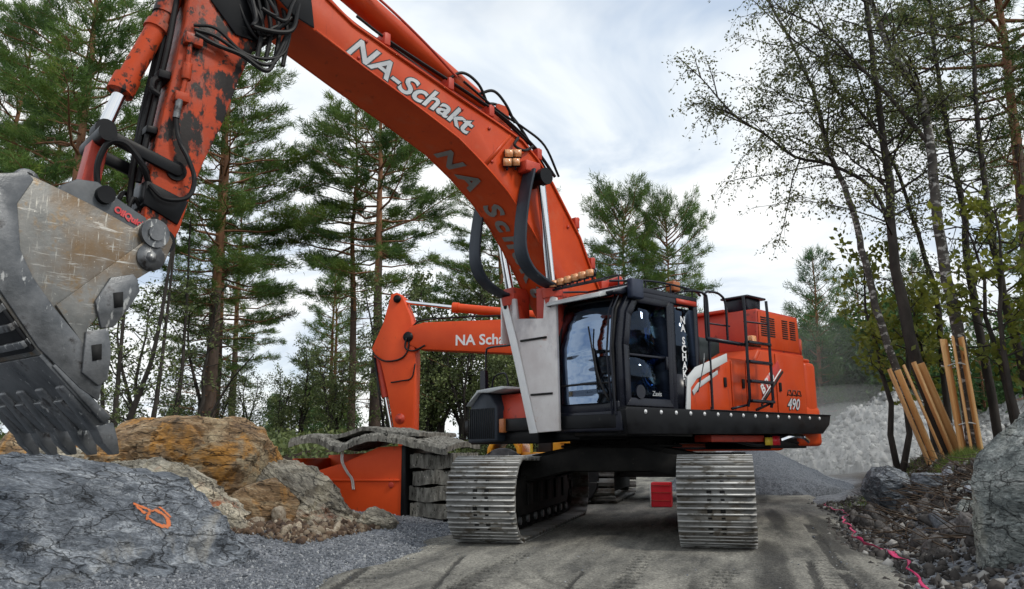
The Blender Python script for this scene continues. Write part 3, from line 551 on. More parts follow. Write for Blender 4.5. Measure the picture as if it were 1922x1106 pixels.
def samp_left(r, n):
    y = 5.0 + 9.0 * r.random(n) ** 1.2; le = road_edges(y)[0]; x = le + 0.25 - (2.4 + 0.12 * y) * r.random(n) ** 1.15; return x, y
stones('gravel', 24000, samp_left, 0.007, 0.026, m_gs, 1, 2.2)
def samp_brown(r, n): return r.uniform(-7.0, -5.1, n), r.uniform(9.3, 12.4, n)
m_bs = tone_material('brown_chips', (0.04, 0.022, 0.014), (0.12, 0.075, 0.045), (0.26, 0.21, 0.15))
stones('brown_debris', 5000, samp_brown, 0.012, 0.085, m_bs, 14, 4.0)
def samp_right(r, n):
    y = 6.0 + 13 * r.random(n) ** 1.1; e = road_edges(y)[1]; x = e - 0.25 + 2.7 * r.random(n) ** 1.1; return x, y
stones('rubble_chips', 13000, samp_right, 0.010, 0.085, m_ds, 2, 4.5)
def samp_road(r, n):
    y = 5.5 + 20 * r.random(n); a, b = road_edges(y); x = a + (b - a) * np.where(r.random(n) < 0.5, r.random(n) ** 3, 1 - r.random(n) ** 3); return x, y
rs_ = stones('road_pebbles', 1500, samp_road, 0.008, 0.022, m_gs, 3, 3); rs_.location.z = 0.035
m_ws = tone_material('white_blocks', (0.12, 0.12, 0.12), (0.28, 0.28, 0.27), (0.52, 0.52, 0.50))
# dead sticks and roots in the bank
mb = MB(); r = np.random.default_rng(77)
for k in range(900):
    y = r.uniform(9.5, 17); x = road_edges(y)[1] + r.uniform(0.35, 3.0); z = float(ground_z(np.array([x]), np.array([y]))[0]) + 0.02
    L = r.uniform(0.12, 0.75); a = r.uniform(0, 6.28); el_ = r.uniform(-0.25, 0.5); d = np.array([math.cos(a) * math.cos(el_), math.sin(a) * math.cos(el_), math.sin(el_)])
    p = np.array([x, y, z]); mid = p + d * L * 0.5 + r.normal(size=3) * 0.05 * L; mb.tube([p, mid, p + d * L], [0.008, 0.007, 0.003], 4, caps=False)
tag(mb.build('dead_sticks', m_twig), kind='stuff')
# grass tuft at the planks
mb = MB()
def blades(cx, cy, rad, n, h, seed):
    r = np.random.default_rng(seed); x = cx + r.normal(size=n) * rad; y = cy + r.normal(size=n) * rad; z = ground_z(x, y); a = r.uniform(0, 6.28, n); hh = h * r.uniform(0.5, 1.2, n); le = r.normal(size=(n, 2)) * 0.3 * h
    dx, dy = np.cos(a) * 0.006, np.sin(a) * 0.006
    V = np.stack([np.stack([x - dx, y - dy, z], -1), np.stack([x + dx, y + dy, z], -1), np.stack([x + le[:, 0], y + le[:, 1], z + hh], -1)], 1)
    mb.add(V.reshape(-1, 3), np.arange(3 * n).reshape(-1, 3))
blades(3.62, 15.0, 0.22, 2200, 0.2, 3); blades(4.1, 14.2, 0.3, 900, 0.15, 4); blades(2.9, 17.2, 0.4, 600, 0.15, 5)
tag(mb.build('grass', m_grass), kind='stuff')
# far piles
def pile(name, cx, cy, rx, ryy, h, seed, mat, label, peak=1.0, rg=0.18, n=150, fine=2.0, cat='heap'):
    u = np.linspace(-1, 1, n); A, B = np.meshgrid(u, u, indexing='ij'); d = np.hypot(A, B); P = np.stack([A * 3, B * 3, A * 0 + seed], -1).reshape(-1, 3)
    nz = fbm(P, seed, 6, 0.6).reshape(A.shape); nf = fbm(P * 6 * fine, seed + 3, 3).reshape(A.shape)
    k = np.clip(1 - d * (1 + 0.25 * nz), 0, 1) ** peak
    cell = _h(*[np.floor(P * 9 + 40 + 0.5 * fbm(P * 4, seed + 9, 3)[:, None]).astype(np.int64)[:, c] for c in range(3)], seed).reshape(A.shape) - 0.5
    Z = h * k * (1 + rg * nz * 2) + h * rg * 0.22 * cell * (k > 0.02) + 0.05 * h * nf * (k > 0) * rg * 5 - 0.05 - 0.5 * (d > 0.97)
    o = grid_mb(cx + A * rx, cy + B * ryy, Z).build(name, mat, smooth='full')
    if cat == 'rubble heap':
        r = np.random.default_rng(seed); m = 7000; ia = r.integers(8, n - 8, m); ib = r.integers(8, n - 8, m); s = 0.035 + 0.22 * r.random(m) ** 8; V0, F0 = ICO[1]
        ok = Z[ia, ib] > 0.02; ia, ib, s = ia[ok], ib[ok], s[ok]; m = len(s); Q, _ = np.linalg.qr(r.normal(size=(m, 3, 3)))
        V = np.einsum('nij,nkj->nki', Q, V0[None] * (1 + 0.9 * (r.random((m, len(V0), 1)) - 0.5)) * r.uniform(0.45, 1, (m, 1, 3))) * s[:, None, None] + np.stack([cx + A[ia, ib] * rx, cy + B[ia, ib] * ryy, Z[ia, ib] + s * 0.2], -1)[:, None]
        q = MB().add(V.reshape(-1, 3), (F0[None] + (np.arange(m) * len(V0))[:, None, None]).reshape(-1, 3)).build('rubble_blocks', m_ws, o); attr(q.data, 'tone', np.repeat(r.random(m), len(V0))); tag(q, kind='stuff')
    return tag(o, label, cat)
pile('rubble_heap', 7.6, 43, 5.6, 7, 3.75, 5, m_rubble, 'tall white heap of broken rock standing in dust beyond the bank', 0.85, 0.22, 260, cat='rubble heap')
pile('rubble_heap', 15.5, 50, 6.5, 7, 3.6, 9, m_rubble, 'wider pale rubble heap farther back behind the trees on the right', 0.8, 0.2, cat='rubble heap')
pile('gravel_heap', 0.65, 24.8, 2.7, 3.2, 1.42, 3, m_gravelpile, 'cone-shaped blue-grey gravel heap beyond the right crawler', 0.95, 0.03, 200, 4, cat='gravel heap')
# pink marking ribbon along the road edge
r = np.random.default_rng(9); yy = np.linspace(6.6, 18.3, 150)
px_ = road_edges(yy)[1] + 0.03 + 0.05 * np.sin(yy * 2.1) + 0.03 * np.sin(yy * 6.3); tw = np.cumsum(r.normal(size=150)) * 0.35
wd = np.where((yy > 9.4) & (yy < 11.4), 0.036, 0.016); zz = np.maximum(ground_z(px_, yy), 0.02) + 0.03 + 0.01 * np.sin(yy * 9) 
V = np.concatenate([np.stack([px_ - wd * np.cos(tw), yy, zz - wd * 0.5 * np.sin(tw)], -1), np.stack([px_ + wd * np.cos(tw), yy, zz + wd * 0.5 * np.sin(tw)], -1)])
F = np.array([(i, i + 1, 151 + i, 150 + i) for i in range(149)])
o = MB().add(V, F).build('marking_ribbon', m_ribbon, smooth='full'); tag(o, 'bright pink plastic ribbon lying along the right edge of the road', 'ribbon')
sd_ = o.modifiers.new('thickness', 'SOLIDIFY'); sd_.thickness = 0.003
# dust hanging round the far heap
def dust(name, c, s, dens):
    V, F = ICO[3]; o = MB().add(V * np.array(s) + np.array(c), F).build(name, None, smooth='full'); o.data.materials.clear()
    m = bpy.data.materials.new(name); m.use_nodes = True; n = m.node_tree.nodes; n.clear(); ou = n.new('ShaderNodeOutputMaterial'); v = n.new('ShaderNodeVolumePrincipled')
    v.inputs['Color'].default_value = (0.93, 0.93, 0.92, 1); v.inputs['Density'].default_value = dens; v.inputs['Anisotropy'].default_value = 0.2; m.node_tree.links.new(v.outputs[0], ou.inputs['Volume'])
    o.data.materials.append(m); return tag(o, kind='stuff')
dust('dust_cloud', (6.5, 48, 1.2), (7.5, 6, 3.4), 0.040)
dust('dust_cloud', (5.2, 35, 0.6), (4.6, 4, 2.4), 0.085)
dust('dust_cloud', (5.2, 50, 4.4), (3.6, 5, 4.2), 0.022)
# ------------------------------------------------------------------ the big excavator (local x = forward, y = its left, z = up)
AL = 0.5799
PIV = (-1.6095, 12.6219, 0.0)
ROTZ = math.atan2(-math.cos(AL), -math.sin(AL))
EX = thing('crawler_excavator', 'huge orange crawler excavator with raised boom and steel bucket standing on the road', 'excavator', PIV, ROTZ)
def shoe_mesh(wd, name, mat, bars=3):
    p = 0.204; prof = [(-p / 2, -0.012), (-p / 2, 0.010)]
    for c in ([-0.088, -0.02, 0.048] if bars == 3 else [0]):
        prof += [(c - 0.014, 0.012), (c - 0.008, 0.040), (c + 0.008, 0.040), (c + 0.014, 0.012)]
    prof += [(p / 2, 0.010), (p / 2, -0.012)]
    mb = MB().prism(prof, -wd / 2, wd / 2, axes=((0, 1, 0), (0, 0, 1), (1, 0, 0)))
    for c in ([-0.088, -0.02, 0.048] if bars == 3 else [0]): mb.span(-wd / 2 + 0.002, wd / 2 - 0.002, c - 0.010, c + 0.010, 0.034, 0.044, 2)
    for sx in (-0.075, 0.075):
        mb.span(sx - 0.028, sx + 0.028, -0.074, -0.034, 0.008, 0.018, 1); 
        mb.span(sx - 0.022, sx + 0.022, 0.064, 0.086, 0.006, 0.016, 1)
    return mesh_of(mb, name, [mat, m_slot, m_shoeedge])
def stadium(Rr, half, zc, n, sag=0.0):
    """points and headings round the loop, evenly spaced"""
    Ltot = 4 * half + 2 * math.pi * Rr; out_ = []
    for k in range(n):
        s = k / n * Ltot
        if s < 2 * half: out_.append(((half - s), zc - Rr, math.pi, 0)) ; continue          # bottom, going -y
        s -= 2 * half
        if s < math.pi * Rr: a = -math.pi / 2 - s / Rr; out_.append((-half + Rr * math.cos(a), zc + Rr * math.sin(a), None, a)); continue
        s -= math.pi * Rr
        if s < 2 * half: t = s / (2 * half); out_.append((-half + s, zc + Rr - sag * 4 * t * (1 - t), 0, 0)); continue
        s -= 2 * half; a = math.pi / 2 - s / Rr; out_.append((half + Rr * math.cos(a), zc + Rr * math.sin(a), None, a))
    return out_
SHOE = shoe_mesh(0.89, 'track_shoe', m_shoe)
def crawler(parent, xc, inner, rot, wd, shoe):
    """crawler in a frame aligned with the road (x across, y along), local to the machine's root"""
    n = 58; half = 2.20; Rr = 0.50; zc = 0.56
    mb = MB()
    # link chain behind the shoes
    pts = stadium(Rr - 0.07, half, zc, 90, 0.03)
    for dxx in (-0.10, 0.10):
        mb.tube([(xc + dxx, q[0], q[1]) for q in pts] + [(xc + dxx, pts[0][0], pts[0][1])], 0.052, 6, caps=False)
    tr = mb.build('crawler_track', m_dark, parent); tr.rotation_euler = (0, 0, rot)
    for k, (y, z, hd, a) in enumerate(stadium(Rr, half, zc, n, 0.03)):
        if hd is None: rx = a - math.pi / 2
        else: rx = hd
        inst('track_shoe', shoe, tr, (xc, y, z), (rx, 0, 0))
    # frame with sloped ends, idler, sprocket, rollers
    fr = MB().prism([(-1.75, 0.30), (1.65, 0.30), (1.85, 0.55), (1.65, 0.80), (0.4, 0.90), (-0.6, 0.90), (-1.7, 0.78), (-1.95, 0.5)], xc - 0.24, xc + 0.24, axes=((0, 1, 0), (0, 0, 1), (1, 0, 0)))
    for q in range(5): fr.span(xc + inner * 0.24, xc + inner * 0.27, -1.3 + q * 0.62, -1.0 + q * 0.62, 0.42, 0.72)
    o = fr.build('track_frame', m_dark, tr, bevel=0.02)
    for y, nm in ((-half, 'idler_wheel'), (half, 'drive_sprocket')):
        q = MB().cyl((xc - 0.09, y, zc), (xc + 0.09, y, zc), 0.40, 28).cyl((xc - 0.20, y, zc), (xc + 0.20, y, zc), 0.20, 20).cyl((xc - 0.23, y, zc), (xc + 0.23, y, zc), 0.09, 14)
        for j in range(10):
            a = j * math.tau / 10; q.cyl((xc - 0.21, y + 0.15 * math.cos(a), zc + 0.15 * math.sin(a)), (xc + 0.21, y + 0.15 * math.cos(a), zc + 0.15 * math.sin(a)), 0.018, 6)
        q.build(nm, m_dark, tr, smooth=True)
    for j in range(8):
        y = -1.65 + j * 0.46; q = MB()
        q.cyl((xc - 0.22, y, 0.235), (xc + 0.22, y, 0.235), 0.085, 16)
        for sx in (-1, 1): q.cyl((xc + sx * 0.13, y, 0.235), (xc + sx * 0.20, y, 0.235), 0.125, 18); q.cyl((xc + sx * 0.20, y, 0.235), (xc + sx * 0.25, y, 0.235), 0.055, 12, 1)
        q.build('track_roller', [m_dark, m_steel2], tr, smooth=True)
    for y in (-0.8, 0.75):
        MB().cyl((xc - 0.2, y, 0.96), (xc + 0.2, y, 0.96), 0.065, 12).build('carrier_roller', m_dark, tr, smooth=True)
    return tr
crawler(EX, 1.419, -1, -ROTZ, 0.89, SHOE)
crawler(EX, -1.419, 1, -ROTZ, 0.89, SHOE)
cb = MB()
cb.prism([(-1.18, 0.98), (-0.55, 0.86), (0.55, 0.86), (1.18, 0.98), (1.18, 1.10), (0.6, 1.22), (-0.6, 1.22), (-1.18, 1.10)], -0.95, 0.95, axes=((1, 0, 0), (0, 0, 1), (0, 1, 0)))
for sy in (-1, 1):
    cb.prism([(-1.25, 0.72), (-1.25, 1.02), (-0.4, 1.20), (0.4, 1.20), (1.25, 1.02), (1.25, 0.72), (0.6, 0.88), (-0.6, 0.88)], sy * 0.70, sy * 1.32, axes=((1, 0, 0), (0, 0, 1), (0, 1, 0)))
cb.cyl((0, 0, 1.2), (0, 0, 1.42), 0.78, 40)
for k in range(24):
    a = k * math.tau / 24; cb.cyl((0.85 * math.cos(a), 0.85 * math.sin(a), 1.22), (0.85 * math.cos(a), 0.85 * math.sin(a), 1.27), 0.025, 6)
cb.cyl((0, 0, 1.2), (0, 0, 1.24), 0.92, 40)
o = cb.build('car_body', m_dark, EX, bevel=0.015); o.rotation_euler = (0, 0, -ROTZ)
# inner-side travel motor cover seen through the gap at the far end of the left crawler
# platform
pl = MB().prism([(-3.05, 1.40), (1.2, 1.40), (1.85, 1.44), (1.85, 1.62), (-3.05, 1.62)], -1.52, 1.50)
pl.span(-2.9, 1.5, -0.55, 0.55, 1.30, 1.44); pl.span(0.2, 1.6, 0.55, 1.48, 1.34, 1.42)
pl.span(-3.0, -1.0, -1.2, 1.2, 1.26, 1.40)
pl.build('platform', m_black, EX, bevel=0.015)
# catwalk skirt along the left side with its bolts
sk = MB().prism([(-3.42, 1.70), (-3.36, 1.55), (-3.12, 1.40), (1.80, 1.36), (1.84, 1.66), (1.80, 1.70)], 1.50, 1.66)
sk.span(-3.40, 0.02, 1.18, 1.68, 1.695, 1.712)
skirt = sk.build('side_skirt', m_black, EX, bevel=0.008)
bolt = mesh_of(MB().cyl((0, 0, 0), (0, 0.014, 0), 0.018, 8).cyl((0, 0, 0), (0, 0.006, 0), 0.028, 10), 'bolt', m_white)
for k in range(15):
    inst('bolt', bolt, skirt, (1.45 - k * 0.32, 1.66, 1.645))
# black guard, yellow and red patches and a chrome tube under the tail
ub = MB()
ub.span(-3.0, -1.9, 0.2, 1.42, 1.17, 1.38); ub.tube(spline([(-1.0, 1.3, 1.3), (-1.6, 1.38, 1.22), (-2.2, 1.40, 1.30), (-2.9, 1.42, 1.24)]), 0.03, 8)
ub.build('belly_guard', m_black, EX, bevel=0.02)
st = MB().span(-1.93, -1.72, 1.425, 1.435, 1.22, 1.34).build('yellow_patch', m_patchyellow, EX)
st = MB().span(-2.15, -1.94, 1.425, 1.436, 1.22, 1.36).build('red_patch', m_redsign, EX)
q = MB().tube(spline([(-2.2, 1.40, 1.30), (-2.45, 1.46, 1.36), (-2.75, 1.46, 1.36), (-3.0, 1.44, 1.28)]), 0.045, 8)
q.build('chrome_tube', m_chrome, EX, smooth=True)
q = MB().span(-1.75, -0.35, 1.1, 1.40, 1.27, 1.37).build('lower_red_beam', m_red, EX, bevel=0.01)
# engine side body
bd = MB().prism([(-0.02, 1.62), (-3.02, 1.62), (-3.02, 2.70), (-1.62, 2.70), (-1.45, 2.50), (-0.45, 2.52), (-0.02, 2.28)], 0.62, 1.475)
bd.prism([(-0.4, 1.62), (-3.02, 1.62), (-3.02, 2.70), (-1.6, 2.70), (-1.45, 2.48), (-0.4, 2.48)], -1.50, 0.60)
body = bd.build('engine_body', m_orange, EX, bevel=0.03)
def panel(name, prof, mat=m_orange, y0=1.477, t=0.014, bev=0.004, par=None):
    return MB().prism(prof, y0, y0 + t).build(name, mat, par or EX, bevel=bev)
d1 = panel('side_door', [(-0.10, 1.70), (-0.78, 1.70), (-0.78, 2.42), (-0.48, 2.40), (-0.12, 1.95)])
d2 = panel('side_door', [(-0.81, 1.70), (-1.18, 1.70), (-1.18, 2.46), (-0.81, 2.46)])
d3 = panel('side_door', [(-1.21, 1.70), (-2.05, 1.70), (-2.05, 2.66), (-1.66, 2.66), (-1.50, 2.46), (-1.21, 2.46)])
d4 = panel('side_door', [(-2.08, 1.70), (-2.92, 1.70), (-2.92, 2.64), (-2.08, 2.66)])
for dr, a in ((d1, -0.62), (d2, -1.1), (d4, -2.16)):
    MB().span(a - 0.03, a + 0.03, 1.493, 1.51, 2.06, 2.20).build('door_latch', m_black, dr, bevel=0.004)
# grey swoosh trim and dark top panel behind the cab
panel('front_side_panel', [(0.44, 1.70), (-0.10, 1.70), (-0.10, 2.34), (0.30, 2.16), (0.42, 2.02)], m_orange, 1.50, 0.08)
panel('swoosh_trim', [(0.50, 1.69), (0.40, 1.69), (0.37, 2.00), (0.22, 2.13), (-0.55, 2.42), (-0.55, 2.54), (0.24, 2.29), (0.44, 2.14)], m_greytrim2, 1.582, 0.02)
panel('swoosh_stripe', [(0.33, 1.96), (0.20, 2.07), (-0.30, 2.28), (-0.30, 2.22), (0.16, 2.01), (0.30, 1.90)], m_greytrim, 1.582, 0.016)
panel('upper_dark_panel', [(-0.02, 2.34), (-0.58, 2.56), (-0.58, 2.74), (-0.02, 2.76)], m_darkgreen, 1.30, 0.16)
panel('lower_dark_panel', [(-0.05, 1.66), (-0.32, 1.66), (-0.12, 1.86)], m_black, 1.492, 0.012)
# hood
hd = MB().prism([(-1.66, 2.68), (-2.98, 2.68), (-2.96, 3.34), (-1.70, 3.36)], -1.45, 1.44)
hood = hd.build('engine_hood', m_red, EX, bevel=0.03)
hs = MB().prism([(-1.70, 2.73), (-2.94, 2.73), (-2.92, 3.30), (-1.72, 3.32)], 1.442, 1.454).build('hood_side_panel', m_orange, EX, bevel=0.004)
for j, a in enumerate((-1.86, -2.10, -2.50, -2.74)):
    q = MB()
    for k in range(9): q.span(a - 0.085, a + 0.085, 1.452, 1.462, 2.93 + k * 0.036, 2.948 + k * 0.036)
    q.build('louvre_vent', m_slot, hood)
for k in range(2): MB().span(-1.78, -1.60, 0.9 - k * 1.2, 0.2 - k * 1.2, 3.35, 3.40).build('hood_rib', m_red, hood, bevel=0.01)
ex_ = MB().prism([(-1.74, 3.34), (-2.12, 3.34), (-2.14, 3.56), (-1.72, 3.56)], 0.84, 1.26)
ex_.span(-2.22, -1.66, 0.80, 1.32, 3.56, 3.60); ex_.cyl((-2.1, 0.3, 3.34), (-2.1, 0.3, 3.46), 0.07, 14)
ex_.build('air_intake', m_cabblack, EX, bevel=0.03)
# cooler box behind the cab on the far side, seen over the deck
MB().prism([(-0.35, 2.48), (-1.5, 2.48), (-1.5, 3.05), (-0.5, 3.05)], -1.45, -0.2).build('far_side_box', m_red, EX, bevel=0.03)
# counterweight with rounded rear corners
def rounded(a0, a1, b0, b1, r, n=6):
    P = [(a1, b0), (a1, b1)]
    for s in range(n + 1): t = s / n * math.pi / 2; P.append((a0 + r - r * math.sin(t), b1 - r + r * math.cos(t)))
    for s in range(n + 1): t = s / n * math.pi / 2; P.append((a0 + r - r * math.cos(t), b0 + r - r * math.sin(t)))
    return P
cw = MB().prism(rounded(-3.66, -3.04, -1.50, 1.46, 0.38), 1.62, 2.60, axes=((1, 0, 0), (0, 1, 0), (0, 0, 1)))
cw.prism(rounded(-3.74, -2.7, -1.46, 1.47, 0.42), 1.20, 1.86, axes=((1, 0, 0), (0, 1, 0), (0, 0, 1)))
cwo = cw.build('counterweight', m_orange, EX, bevel=0.07)
MB().prism(rounded(-3.56, -3.06, -1.3, 1.40, 0.30), 2.60, 2.66, axes=((1, 0, 0), (0, 1, 0), (0, 0, 1))).build('counterweight_cap', m_orange, EX, bevel=0.02)
q = MB().cyl((-3.1, 1.36, 2.66), (-3.1, 1.36, 2.78), 0.025, 8).span(-3.14, -3.04, 1.32, 1.40, 2.80, 2.97).build('rear_camera', m_brown, EX, bevel=0.01)
MB().span(-3.03, -3.0, 1.20, 1.44, 2.66, 2.98).build('rear_seal', m_red, EX)
# decals on the doors
q = MB(); q.prism([(-1.62, 1.86), (-1.60, 2.14), (-2.15, 2.56), (-2.22, 2.36)], 1.4915, 1.4935)
dec = q.build('decal_field', m_decal, EX)
q = MB(); put_text(q, 'B R B', (-1.64, 1.496, 1.99), (-0.78, 0, 0.60), (0.60, 0, 0.78), 0.20, shear=0.1, extrude=0.001, offset=0.006)
q.build('decal_lettering', m_white, dec)
q = MB(); q.prism([(-1.58, 1.80), (-1.56, 1.84), (-2.26, 2.40), (-2.29, 2.37)], 1.494, 1.498).build('decal_stripe', m_blackletter, dec)
q = MB(); q.prism([(-1.55, 1.855), (-1.54, 1.875), (-2.21, 2.42), (-2.23, 2.405)], 1.494, 1.498).build('decal_stripe', m_white, dec)
q = MB(); put_text(q, '490', (-2.33, 1.496, 1.78), (-1, 0, 0), (0, 0, 1), 0.25, shear=0.3, extrude=0.001, offset=0.012)
q.build('model_number', m_blackletter, EX)
q = MB(); put_text(q, '490', (-2.335, 1.499, 1.785), (-1, 0, 0), (0, 0, 1), 0.25, shear=0.3, extrude=0.001, offset=0.003)
q.build('model_number', m_letter, EX)
q = MB()
for k in range(3):
    q.tube([(-2.36 - k * 0.15, 1.496, 2.00), (-2.40 - k * 0.15, 1.496, 2.09), (-2.47 - k * 0.15, 1.496, 2.09), (-2.50 - k * 0.15, 1.496, 2.01), (-2.40 - k * 0.15, 1.496, 2.02)], 0.009, 4)
q.build('brand_emblem', m_blackletter, EX)
# ladder on the left side
ld = MB()
for a in (-0.93, -1.57):
    ld.tube([(a, 1.66, 1.78), (a, 1.70, 1.9), (a, 1.70, 3.2), (a, 1.69, 3.42)], 0.024, 8)
lad = ld.build('ladder', m_cabblack, EX, smooth=True)
for z in (1.86, 2.15, 2.44, 2.73):
    MB().span(-1.56, -0.94, 1.655, 1.745, z - 0.022, z + 0.022).build('ladder_rung', m_cabblack, lad, bevel=0.006)
q = MB(); q.tube([(-0.93, 1.64, 1.80), (-0.60, 1.60, 1.74)], 0.02, 8); q.tube([(-1.57, 1.64, 1.84), (-1.25, 1.6, 1.74)], 0.02, 8); q.build('ladder_foot', m_cabblack, lad)
def railing(name, P, r=0.019):
    return MB().tube(spline(P, 5), r, 8).build(name, m_cabblack, EX, smooth=True)
railing('handrail', [(-0.12, 1.60, 1.72), (-0.12, 1.60, 2.6), (-0.12, 1.60, 3.26), (-0.06, 1.60, 3.36), (0.12, 1.60, 3.38), (0.3, 1.52, 3.38)])
railing('handrail', [(-0.28, 1.45, 2.72), (-0.28, 1.45, 3.30), (-0.32, 1.45, 3.44), (-0.50, 1.45, 3.47), (-0.66, 1.45, 3.46), (-0.76, 1.47, 3.38), (-0.78, 1.48, 3.2), (-0.78, 1.48, 2.9), (-0.78, 1.48, 2.72)])
railing('handrail', [(-0.28, 1.45, 2.98), (-0.9, 1.45, 2.99)], 0.013)
railing('handrail', [(-0.93, 1.68, 3.04), (-1.57, 1.68, 3.06)], 0.013)
MB().tube([(-0.05, 1.62, 2.71), (-0.9, 1.62, 2.70), (-1.45, 1.60, 2.72)], 0.03, 8).build('walkway_rail', m_cabblack, EX)
q = MB().box((-1.28, 1.58, 2.80), (0.12, 0.10, 0.13)).build('side_work_light', m_lamp, EX, bevel=0.015)
# --- cab
A0, A1, B0, B1, ZB, ZT = 0.06, 1.80, 0.44, 1.56, 1.66, 3.24
cf = MB()
FR = [(A1, ZB), (A1 + 0.02, 2.5), (A1 - 0.06, 2.95), (A1 - 0.26, ZT)]           # front pillar line in side view
for b in (B0 + 0.04, B1 - 0.05):
    P = FR; cf.prism(P + [(a - (0.13 if b > 1 else 0.06), z) for a, z in P[::-1]], b - 0.05, b + 0.05)
    cf.span(A0, A0 + 0.10, b - 0.05, b + 0.05, ZB, ZT)
cf.span(0.60, 0.72, B1 - 0.09, B1 - 0.005, ZB, ZT)                               # door post
cf.span(A0, A1 - 0.24, B0, B1, ZT - 0.03, ZT + 0.06)                             # roof
cf.prism([(A1 - 0.25, ZT + 0.055), (A1 - 0.08, ZT - 0.02), (A1 + 0.10, ZT - 0.06), (A1 + 0.08, ZT - 0.10), (A1 - 0.10, ZT - 0.09), (A1 - 0.26, ZT - 0.04)], B0, B1)
cf.span(A0, A1, B0, B1, ZB - 0.02, ZB + 0.05)
cf.span(A1 - 0.06, A1 + 0.03, B0 + 0.02, B1 - 0.02, ZB - 0.02, ZB + 0.12)
cf.span(A0, A0 + 0.04, B0, B1, ZB, 2.35)                                         # rear wall
cf.span(A0, 0.7, B0, B0 + 0.04, ZB, 2.3)
for b in (B0 + 0.03, B1 - 0.04): cf.span(A0, A1 - 0.3, b - 0.04, b + 0.04, ZT - 0.10, ZT)
cf.span(0.66, A1 - 0.02, B1 - 0.06, B1 - 0.01, ZB + 0.04, ZB + 0.12)
cab = cf.build('cab', m_cabblack, EX, bevel=0.02)
# floor box and step below the cab
MB().prism([(A1 + 0.04, 1.40), (A1 + 0.04, 1.66), (A0, 1.66), (A0, 1.40)], B0 - 0.02, B1 + 0.03).build('cab_base', m_cabblack, EX, bevel=0.02)
# windshield: gently curved across, in two panes
def pane(name, pts, mat, par, t=0.012):
    """pts: rows of points (2D grid)"""
    G = np.array(pts, float); h, k = G.shape[:2]; V = G.reshape(-1, 3)
    F = np.array([(i * k + j, i * k + j + 1, (i + 1) * k + j + 1, (i + 1) * k + j) for i in range(h - 1) for j in range(k - 1)])
    return MB().add(V, F).build(name, mat, par, smooth='full')
def front(z):
    zz = [q[1] for q in FR]; aa = [q[0] for q in FR]; return float(np.interp(z, zz, aa))
def wind(z0, z1, n=10):
    return [[(front(z) + 0.015 + 0.09 * (1 - (2 * (b - B0 - 0.07) / (B1 - B0 - 0.16) - 1) ** 2), b, z) for b in np.linspace(B0 + 0.07, B1 - 0.09, 9)] for z in np.linspace(z0, z1, n)]
pane('windshield', wind(2.02, 3.10), m_wglass, cab); pane('lower_windshield', wind(ZB + 0.10, 2.00, 5), m_wglass, cab)
q = MB(); q.tube([p for p in wind(2.01, 2.012, 2)[0]], 0.016, 6); q.tube([p for p in wind(3.11, 3.12, 2)[0]], 0.02, 6)
for b in (0, 8): q.tube([row[b] for row in wind(ZB + 0.08, 3.12)], 0.028, 6)
q.build('windshield_seal', m_rubber, cab)
q = MB(); q.tube(spline([(A1 + 0.10, 1.44, 1.78), (A1 + 0.13, 1.30, 2.1), (A1 + 0.12, 1.22, 2.46)], 4), 0.014, 6); q.tube([(A1 + 0.12, 1.30, 1.92), (A1 + 0.135, 1.16, 2.75)], 0.012, 6)
q.build('windshield_wiper', m_rubber, cab)
# tall guard frame in front of the left pillar
q = MB()
for b in (1.45, 1.51):
    q.tube([(A1 + 0.05, b, 1.60), (A1 + 0.12, b, 2.4), (A1 + 0.05, b, 2.95), (A1 - 0.12, b, 3.22)], 0.014, 6)
q.build('pillar_guard', m_cabblack, cab, smooth=True)
q = MB().prism([(A1 - 0.30, 3.30), (A1 + 0.20, 3.16), (A1 + 0.24, 3.10), (A1 + 0.20, 3.10), (A1 - 0.30, 3.24)], B0 + 0.02, B1 - 0.12).build('sun_visor', m_greytrim, cab, bevel=0.01)
# door: frame, two panes, handle, rail
yd = B1 + 0.012
dm = MB()
DO = [(1.72, ZB + 0.06), (1.735, 2.5), (1.66, 2.93), (1.50, 3.16), (0.74, 3.16), (0.74, ZB + 0.06)]
DI = [(1.62, ZB + 0.16), (1.635, 2.48), (1.57, 2.88), (1.44, 3.07), (0.82, 3.07), (0.82, ZB + 0.16)]
for k in range(6):
    a, b, c, d = DO[k], DO[(k + 1) % 6], DI[(k + 1) % 6], DI[k]; dm.prism([a, b, c, d], yd - 0.03, yd + 0.012)
dm.span(0.80, 1.64, yd - 0.02, yd + 0.004, 2.36, 2.39)
door = dm.build('cab_door', m_cabblack, cab, bevel=0.004)
zz = [(1.62, ZB + 0.16), (1.635, 2.37), (0.82, 2.37), (0.82, ZB + 0.16)]
MB().prism(zz, yd - 0.012, yd - 0.006).build('lower_pane', m_glass, door)
MB().prism([(1.635, 2.38), (1.57, 2.88), (1.44, 3.07), (0.82, 3.07), (0.82, 2.38)], yd - 0.012, yd - 0.006).build('upper_pane', m_glass, door)
MB().box((0.88, yd + 0.025, 2.30), (0.05, 0.03, 0.18)).build('handle', m_cabblack, door, bevel=0.008)
q = MB(); put_text(q, 'Zaxis', (1.18, yd - 0.003, 1.86), (-1, 0, 0), (0, 0, 1), 0.09, extrude=0.001, shear=0.1); q.build('door_lettering', m_letter, door)
